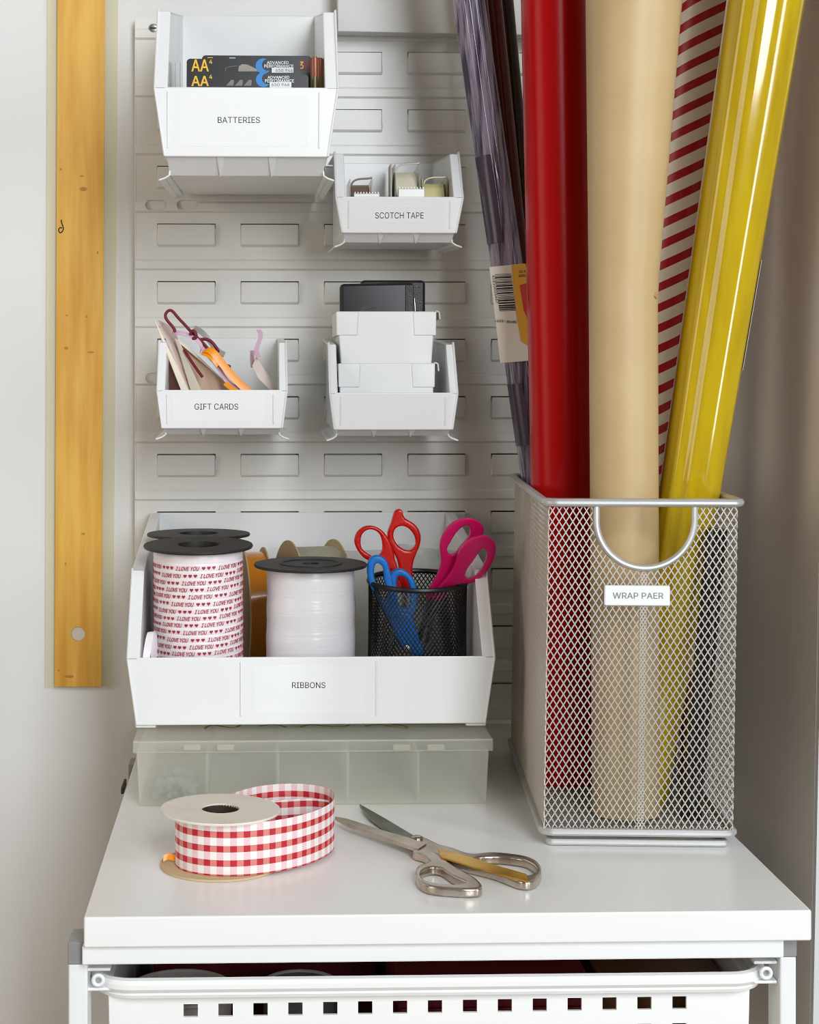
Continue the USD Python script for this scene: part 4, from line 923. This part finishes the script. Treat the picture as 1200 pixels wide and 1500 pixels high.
def pr2(Y):
    out = [('yellow_print', px_text('AA', 280.5, 306, 104.5, 17, Y, bold=True), yel_ink), ('yellow_print', px_text('4', 306.5, 311, 93.5, 6, Y, bold=True), yel_ink),
           ('white_print', px_text('ADVANCED', 391, 423, 94, 4.2, Y, bold=True), wht_ink), ('white_print', px_text('PERFORMANCE', 387, 430, 99.5, 4.6, Y, bold=True), wht_ink), ('blue_print', swirl(386, 97, 11.5, Y), blue_ink)]
    out.append(('white_print', flatp([(398, 99.5), (430, 99.5), (430, 107), (398, 107)], Y - 0.0002), wht_ink))
    out.append(('grey_print', px_text('650 946', 404, 429, 105.5, 4.2, Y - 0.0004), ink2_m))
    out.append(('grey_print', flatp([(350, 97), (355, 94), (363, 95), (375, 101), (380, 105), (349, 105)], Y), mat('toy_grey', (156, 148, 138), 0.5)))
    out.append(('grey_print', tube([P(x, y, Y) for x, y in ((330, 105), (331, 100), (338, 98), (348, 97))], 0.0004, n=5), ink2_m))
    return out
def pr3(Y):
    return [('maroon_print', flatp([(440, 89), (454.5, 89), (454.5, 103), (440, 103)], Y), maroon_ink), ('yellow_print', px_text('3', 438, 445, 101, 10.5, Y - 0.0002, bold=True), yel_ink),
            ('yellow_print', flatp([(304, 84), (312, 84), (312, 85.2), (304, 85.2)], Y), yel_ink), ('white_print', flatp([(336, 84.5), (345, 84.5), (345, 85.5), (336, 85.5)], Y), wht_ink)]
battery_pack('front black battery card with yellow AA print in the batteries bin', 274, 452, 108, 1.335, pr1)
battery_pack('second black battery card with yellow AA print, just behind the front one', 273.5, 440, 86, 1.362, pr2)
battery_pack('rear black battery card with a yellow figure 3 on dark red', 296, 456, 81, 1.390, pr3)
eb = thing('battery_pack', 'copper topped batteries packed on edge at the right of the batteries bin', 'battery pack', P(465, 130, 1.36))
for k in range(3):
    for j in range(2):
        q = P(461.5 + 5 * j, 83 + 2 * j, 1.345 + 0.011 * k); z0 = B1['Z0'] + 0.003; r = 0.0038
        h = q[2] - z0; cx = q[0] + (0.0015 if j else 0)
        m = lathe([(0, 0), (r, 0), (r, h * 0.80), (0, h * 0.80)], 20, (cx, q[1], z0)); obj('shell', m, olive_m, eb)
        m = lathe([(0, h * 0.80), (r, h * 0.80), (r, h * 0.92), (r * 0.9, h * 0.985), (r * 0.4, h * 0.985), (r * 0.4, h), (0, h)], 20, (cx, q[1], z0)); obj('copper_end', m, copper_m, eb)
cs = P(252, 130, 1.36)
obj('blister_shell', join(*[hull([P(x, 92, Y_), P(x, 92, Y_ + 0.03), P(x, 128, Y_) - [0, 0, 0.045], P(x, 128, Y_ + 0.03) - [0, 0, 0.045]], 0.0005) for x, Y_ in ((250, 1.34), (257, 1.352), (264, 1.365))]), film_m, label='clear plastic battery blister at the left inside the batteries bin', cat='packaging')

# ------------------------------------------------------------------ scotch tape bin
z2 = B2['Z0'] + 0.0022
dv = P(573, 240, 1.46)
db = thing('divider_card', 'upright pale board dividing the scotch tape bin', 'divider', (dv[0], 1.45, z2))
obj('board', hull([(P(573, 240, 1.425)[0], 1.425, z2 + 0.001), (P(573, 240, 1.425)[0], 1.425, P(573, 241, 1.425)[2]), (P(570, 243, 1.56)[0], 1.56, z2 + 0.001), (P(570, 243, 1.56)[0], 1.56, P(570, 246, 1.56)[2])], 0.0008), card_box, db)
def tape(name, label, x0, x1, ytop, Y, dpt, casing, inner, cutter):
    a, b = P(x0, ytop, Y), P(x1, ytop, Y)
    t = thing(name, label, 'tape', ((a[0] + b[0]) / 2, Y, z2)); r = (a[2] - z2) / 2
    for x in (a[0], b[0]): obj('case_side', rbox((x - 0.0006, Y, z2 + 0.0003), (x + 0.0006, Y + dpt, a[2]), 0.0004), casing, t)
    obj('case_top', tube(spline([(a[0] + 0.001, Y, a[2] - 0.006), (a[0] + 0.003, Y, a[2] - 0.002), (a[0] + 0.009, Y, a[2]), (b[0], Y, a[2] + 0.001)], 16), 0.0008, n=6), tape_d if inner is tape_d else casing, t)
    rr = min(r * 0.92, dpt * 0.45)
    wdt = b[0] - a[0] - 0.003
    ringm = lathe([(rr * 0.55, 0), (rr, 0), (rr, wdt), (rr * 0.55, wdt), (rr * 0.55, 0)], 48)
    obj('tape_roll', rot(ringm, [0, 1, 0], 90, [0, 0, 0]).apply_translation((a[0] + 0.0015, Y + dpt / 2, z2 + rr + 0.001)), inner, t)
    if cutter:
        c0, c1 = P(cutter[0], cutter[3], Y - 0.003), P(cutter[1], cutter[2], Y - 0.003)
        teeth = [rbox((c0[0], Y - 0.006, c0[2]), (c1[0], Y - 0.002, c1[2]), 0.0005)]
        n = 9
        for k in range(n):
            x = c0[0] + (c1[0] - c0[0]) * (k + 0.5) / n
            teeth.append(hull([(x - 0.0008, Y - 0.006, c1[2]), (x + 0.0008, Y - 0.006, c1[2]), (x, Y - 0.006, c1[2] + 0.0016), (x - 0.0008, Y - 0.003, c1[2]), (x + 0.0008, Y - 0.003, c1[2])], 0))
        obj('cutter', join(*teeth), cutter_m, t, smooth=False)
tape('tape_dispenser', 'small clear tape dispenser with a brownish roll, left side of its bin', 513, 545, 262, 1.425, 0.05, tape_c, tape_d, (518, 556, 284, 300))
tape('tape_dispenser', 'cream tape roll in a clear dispenser beside the upright board', 579, 615, 240, 1.432, 0.065, tape_c, tape_m, (583, 622, 277, 300))
tape('tape_dispenser', 'pale yellow tape in a clear case, right side of its bin', 619, 655, 260, 1.438, 0.05, tape_y, mat('tape_yellow', (226, 214, 160), 0.4), None)

# ------------------------------------------------------------------ unlabelled bin: two white boxes and two black cases
def small_box(label, x0, x1, ytop, zbot, Y, taper):
    a, b = P(x0, ytop, Y), P(x1, ytop, Y); zt_ = a[2]; d = 0.085; h = zt_ - zbot; k = 1.7 * Y / F * 3 * taper
    t = thing('small_box', label, 'box', ((a[0] + b[0]) / 2, Y, zbot)); r = 0.0012
    f = lambda x, s, z: x + s * k * (1 - (z - zbot) / h)
    obj('front_wall', hull([(f(a[0], 1, z), Y + 0.0012, z) for z in (zbot, zt_)] + [(f(b[0], -1, z), Y + 0.0012, z) for z in (zbot, zt_)], r), bin2_m, t)
    obj('rear_wall', hull([(f(a[0], 1, z), Y + d, z) for z in (zbot, zt_)] + [(f(b[0], -1, z), Y + d, z) for z in (zbot, zt_)], r), bin2_m, t)
    obj('base', hull([(f(x, s, zbot), y, zbot + 0.001) for x, s in ((a[0], 1), (b[0], -1)) for y in (Y + 0.001, Y + d)], 0.001), bin2_m, t)
    for x, s in ((a[0], 1), (b[0], -1)):
        obj('side_wall', hull([(f(x, s, z), y, z) for z in (zbot, zt_) for y in (Y + 0.002, Y + d)], r), bin2_m, t)
    bandh = 32 * Y / F if h > 0.04 else 0.018
    for x, s, wpx in ((a[0], 1, 28), (b[0], -1, 30)):
        x1_ = x + s * wpx * Y / F
        obj('corner_band', hull([(x - s * 0.001, Y - 0.0006, zt_), (x1_, Y - 0.0006, zt_), (x - s * 0.0006, Y - 0.0006, zt_ - bandh), (x1_ - s * 0.001, Y - 0.0006, zt_ - bandh), (x - s * 0.001, Y + d, zt_), (x - s * 0.0006, Y + d, zt_ - bandh)], 0.0007) if False else
            join(hull([(x - s * 0.0012, Y - 0.0002, zt_), (x1_, Y - 0.0002, zt_), (x - s * 0.0008, Y - 0.0002, zt_ - bandh), (x1_ - s * 0.001, Y - 0.0002, zt_ - bandh)], 0.0008), hull([(x - s * 0.0012, Y, zt_), (x - s * 0.0012, Y + d, zt_), (x - s * 0.0008, Y, zt_ - bandh), (x - s * 0.0008, Y + d, zt_ - bandh)], 0.0008)), bin2_m, t)
    hk = [(b[0] + 0.001, zt_), (b[0] + 0.0025, zt_ + 0.0016), (b[0] + 0.0048, zt_ + 0.0006), (b[0] + 0.0053, zt_ - 0.005)]
    obj('hook', join(*[hull([(p[0], Y + 0.004, p[1]), (q[0], Y + 0.004, q[1]), (p[0], Y + 0.05, p[1]), (q[0], Y + 0.05, q[1])], 0.0007) for p, q in zip(hk, hk[1:])]), bin2_m, t)
    return (a, b, zt_)
z4 = B4['Z0'] + 0.0022
a1, b1, zl = small_box('lower small white plastic box in the unlabelled bin', 499, 634, 534, z4, 1.425, 0.5)
a2, b2, zu = small_box('upper small white plastic box in the unlabelled bin, holding black cases', 496, 636, 458, P(500, 536, 1.428)[2], 1.430, 1.2)
zb2 = P(500, 534, 1.428)[2] + 0.0025
k = thing('black_case', 'front glossy black plastic case standing in the upper white box', 'case', P(550, 458, 1.44))
a, b = P(498, 416, 1.445), P(606, 414, 1.445)
obj('shell', hull([(a[0] + 0.003, 1.445, zb2 + 0.004), (b[0] - 0.003, 1.445, zb2 + 0.004), (a[0] + 0.003, 1.445, a[2] - 0.003), (b[0] - 0.003, 1.445, b[2] - 0.003), (a[0] + 0.003, 1.456, zb2 + 0.004), (b[0] - 0.003, 1.456, zb2 + 0.004), (a[0] + 0.003, 1.456, a[2] - 0.003), (b[0] - 0.003, 1.456, b[2] - 0.003)], 0.003), case_m, k)
ca = P(541, 462, 1.4415)
disc = Point(0, 0).buffer(16 * 1.44 / F, 24)
obj('thumb_mark', stand(extrude(affinity.translate(disc, ca[0], ca[2]), 0.0003), 1.4419), case2_m, k, label='round dull thumb mark')
obj('side_step', rbox((P(594, 414, 1.441)[0], 1.4408, zb2 + 0.004), (P(606, 414, 1.441)[0], 1.4421, b[2] - 0.002), 0.0006), case2_m, k)
k = thing('black_case', 'grained black case half hidden behind the glossy one', 'case', P(590, 458, 1.47))
a, b = P(528, 411, 1.472), P(622, 414, 1.472)
obj('shell', hull([(x, y, z) for x in (a[0] + 0.003, b[0] - 0.003) for y in (1.467, 1.480) for z in (zb2 + 0.004, a[2] - 0.003)], 0.003), case2_m, k)
e = P(607, 440, 1.4635)
obj('glint_edge', hull([e, e + [0.0006, 0, -0.010], e + [0.0012, 0, -0.010], e + [0.0003, 0, 0.002]], 0.0003), steel_m, k)

# ------------------------------------------------------------------ gift cards
z3 = B3['Z0'] + 0.0024
G = lambda x, y, Y: P(200 + x / 4.8, 430 + y / 4.8, Y)
def leaf(pts, m, name, label, cat, th=0.0004, parent=None):
    """a stiff card through image points at given depths, its foot on the bin's floor"""
    q = [G(*p) for p in pts]; me = hull([p + [0, o, 0] for p in q for o in (0, th)] + ([] if len(q) > 3 else []), th / 2)
    if parent: return obj(name, me, m, parent, label=label)
    t = thing(name, label, cat, q[-1]); obj('sheet', me, m, t); return t
leaf([(214, 440, 1.472), (222, 430, 1.472), (345, 720, 1.470), (214, 720, 1.470)], mat('brown_card', (120, 74, 62), 0.6), 'gift_card', 'dark brown gift card behind the left cards, against the bin wall', 'gift card')
c1 = leaf([(120, 165, 1.44), (385, 720, 1.43), (330, 720, 1.43), (215, 430, 1.436)], cream_m, 'gift_card', 'cream gift card leaning furthest left in the gift cards bin', 'gift card')
c2 = leaf([(150, 185, 1.455), (262, 240, 1.475), (430, 720, 1.45), (375, 720, 1.442)], blush_m, 'gift_card', 'blush pink folded gift card second from the left', 'gift card')
c3 = leaf([(272, 318, 1.452), (300, 335, 1.448), (470, 720, 1.436), (395, 720, 1.440)], cream_m, 'gift_card', 'cream edged folded gift card in the middle of the gift cards bin', 'gift card')
c4 = leaf([(300, 345, 1.456), (352, 375, 1.47), (600, 600, 1.47), (735, 720, 1.455), (420, 720, 1.445)], kraftcard_m, 'gift_card', 'tan gift card with a cream edge, widest in the gift cards bin', 'gift card')
obj('card_edge', hull([G(290, 325, 1.451), G(360, 370, 1.452), G(615, 612, 1.452), G(300, 345, 1.450)], 0.0003), cream_m, c4)
c5 = leaf([(845, 440, 1.46), (815, 510, 1.452), (860, 600, 1.452), (985, 720, 1.452), (985, 670, 1.46)], mat('pale_tag', (232, 216, 210), 0.6), 'gift_tag', 'pale pink gift tag at the right of the gift cards bin', 'gift tag')
tg, _ = strip(spline([G(845, 450, 1.452), G(828, 400, 1.450), G(850, 330, 1.452), G(842, 255, 1.456)], 24), (1, 0.5, 0.1), 0.0042, 0.0004)
obj('ribbon', tg, lilac_m, c5)
tg, _ = strip(spline([G(800, 400, 1.47), G(798, 470, 1.468), G(805, 520, 1.465)], 12), (1, 0.2, 0), 0.004, 0.0004)
obj('ribbon', tg, lilac_m, c5)
cd = thing('cord_loop', 'looped maroon cord tied above the gift cards', 'cord', G(260, 270, 1.445))
obj('cord', tube(spline([G(268, 270, 1.447), G(225, 200, 1.445), G(205, 145, 1.444), G(232, 118, 1.444), G(280, 155, 1.444), G(340, 220, 1.444), G(400, 285, 1.445), G(450, 330, 1.445), G(500, 385, 1.445), G(560, 450, 1.447), G(660, 515, 1.452)], 80), 0.0013, n=8), cord_m, cd)
obj('cord_knot', join(*[tube(spline([G(*p) for p in pp], 30), 0.0014, n=8) for pp in ([(380, 290, 1.443), (405, 265, 1.441), (420, 300, 1.441), (395, 315, 1.443)], [(440, 330, 1.446), (520, 335, 1.447), (560, 380, 1.447), (575, 410, 1.449)])]), cord_m, cd)
obj('cord_end', tube(spline([G(335, 395, 1.4445), G(395, 490, 1.440), G(465, 588, 1.438)], 20), 0.0013, n=8), cord_m, cd)
lr = thing('lilac_ribbon', 'shiny lilac ribbon curling over the gift cards', 'ribbon', G(320, 300, 1.44))
for pp, w_ in (([(250, 280, 1.450), (310, 292, 1.445), (375, 310, 1.443), (430, 350, 1.441), (455, 400, 1.441), (440, 420, 1.441)], 0.004), ([(440, 340, 1.445), (490, 440, 1.442), (545, 500, 1.440), (600, 590, 1.438), (720, 690, 1.436)], 0.0052)):
    m, _ = strip(spline([G(*p) for p in pp], 40), (0.3, 0.55, 0.8), w_, 0.0004); obj('strip', m, lilac_m, lr, smooth=True)
orr = thing('orange_ribbon', 'bright orange satin ribbon lying across the gift cards', 'ribbon', G(560, 480, 1.435))
for pp, w_ in (([(450, 425, 1.440), (490, 415, 1.437), (560, 480, 1.435), (640, 580, 1.434), (790, 720, 1.433)], 0.0065), ([(455, 430, 1.439), (500, 450, 1.436), (560, 520, 1.4345)], 0.006), ([(610, 640, 1.434), (660, 680, 1.432), (730, 715, 1.430)], 0.004)):
    m, _ = strip(spline([G(*p) for p in pp], 40), (0.7, 0.3, 0.65), w_, 0.0005); obj('strip', m, orng_m, orr, smooth=True)
gr = thing('grey_ribbon', 'thin grey ribbon strip behind the maroon cord', 'ribbon', G(480, 330, 1.46))
m, _ = strip(spline([G(395, 262, 1.462), (G(450, 290, 1.460)), G(520, 370, 1.458), G(610, 450, 1.456)], 30), (0.4, 0.2, 0.9), 0.005, 0.0004); obj('strip', m, grey_silk, gr, smooth=True)
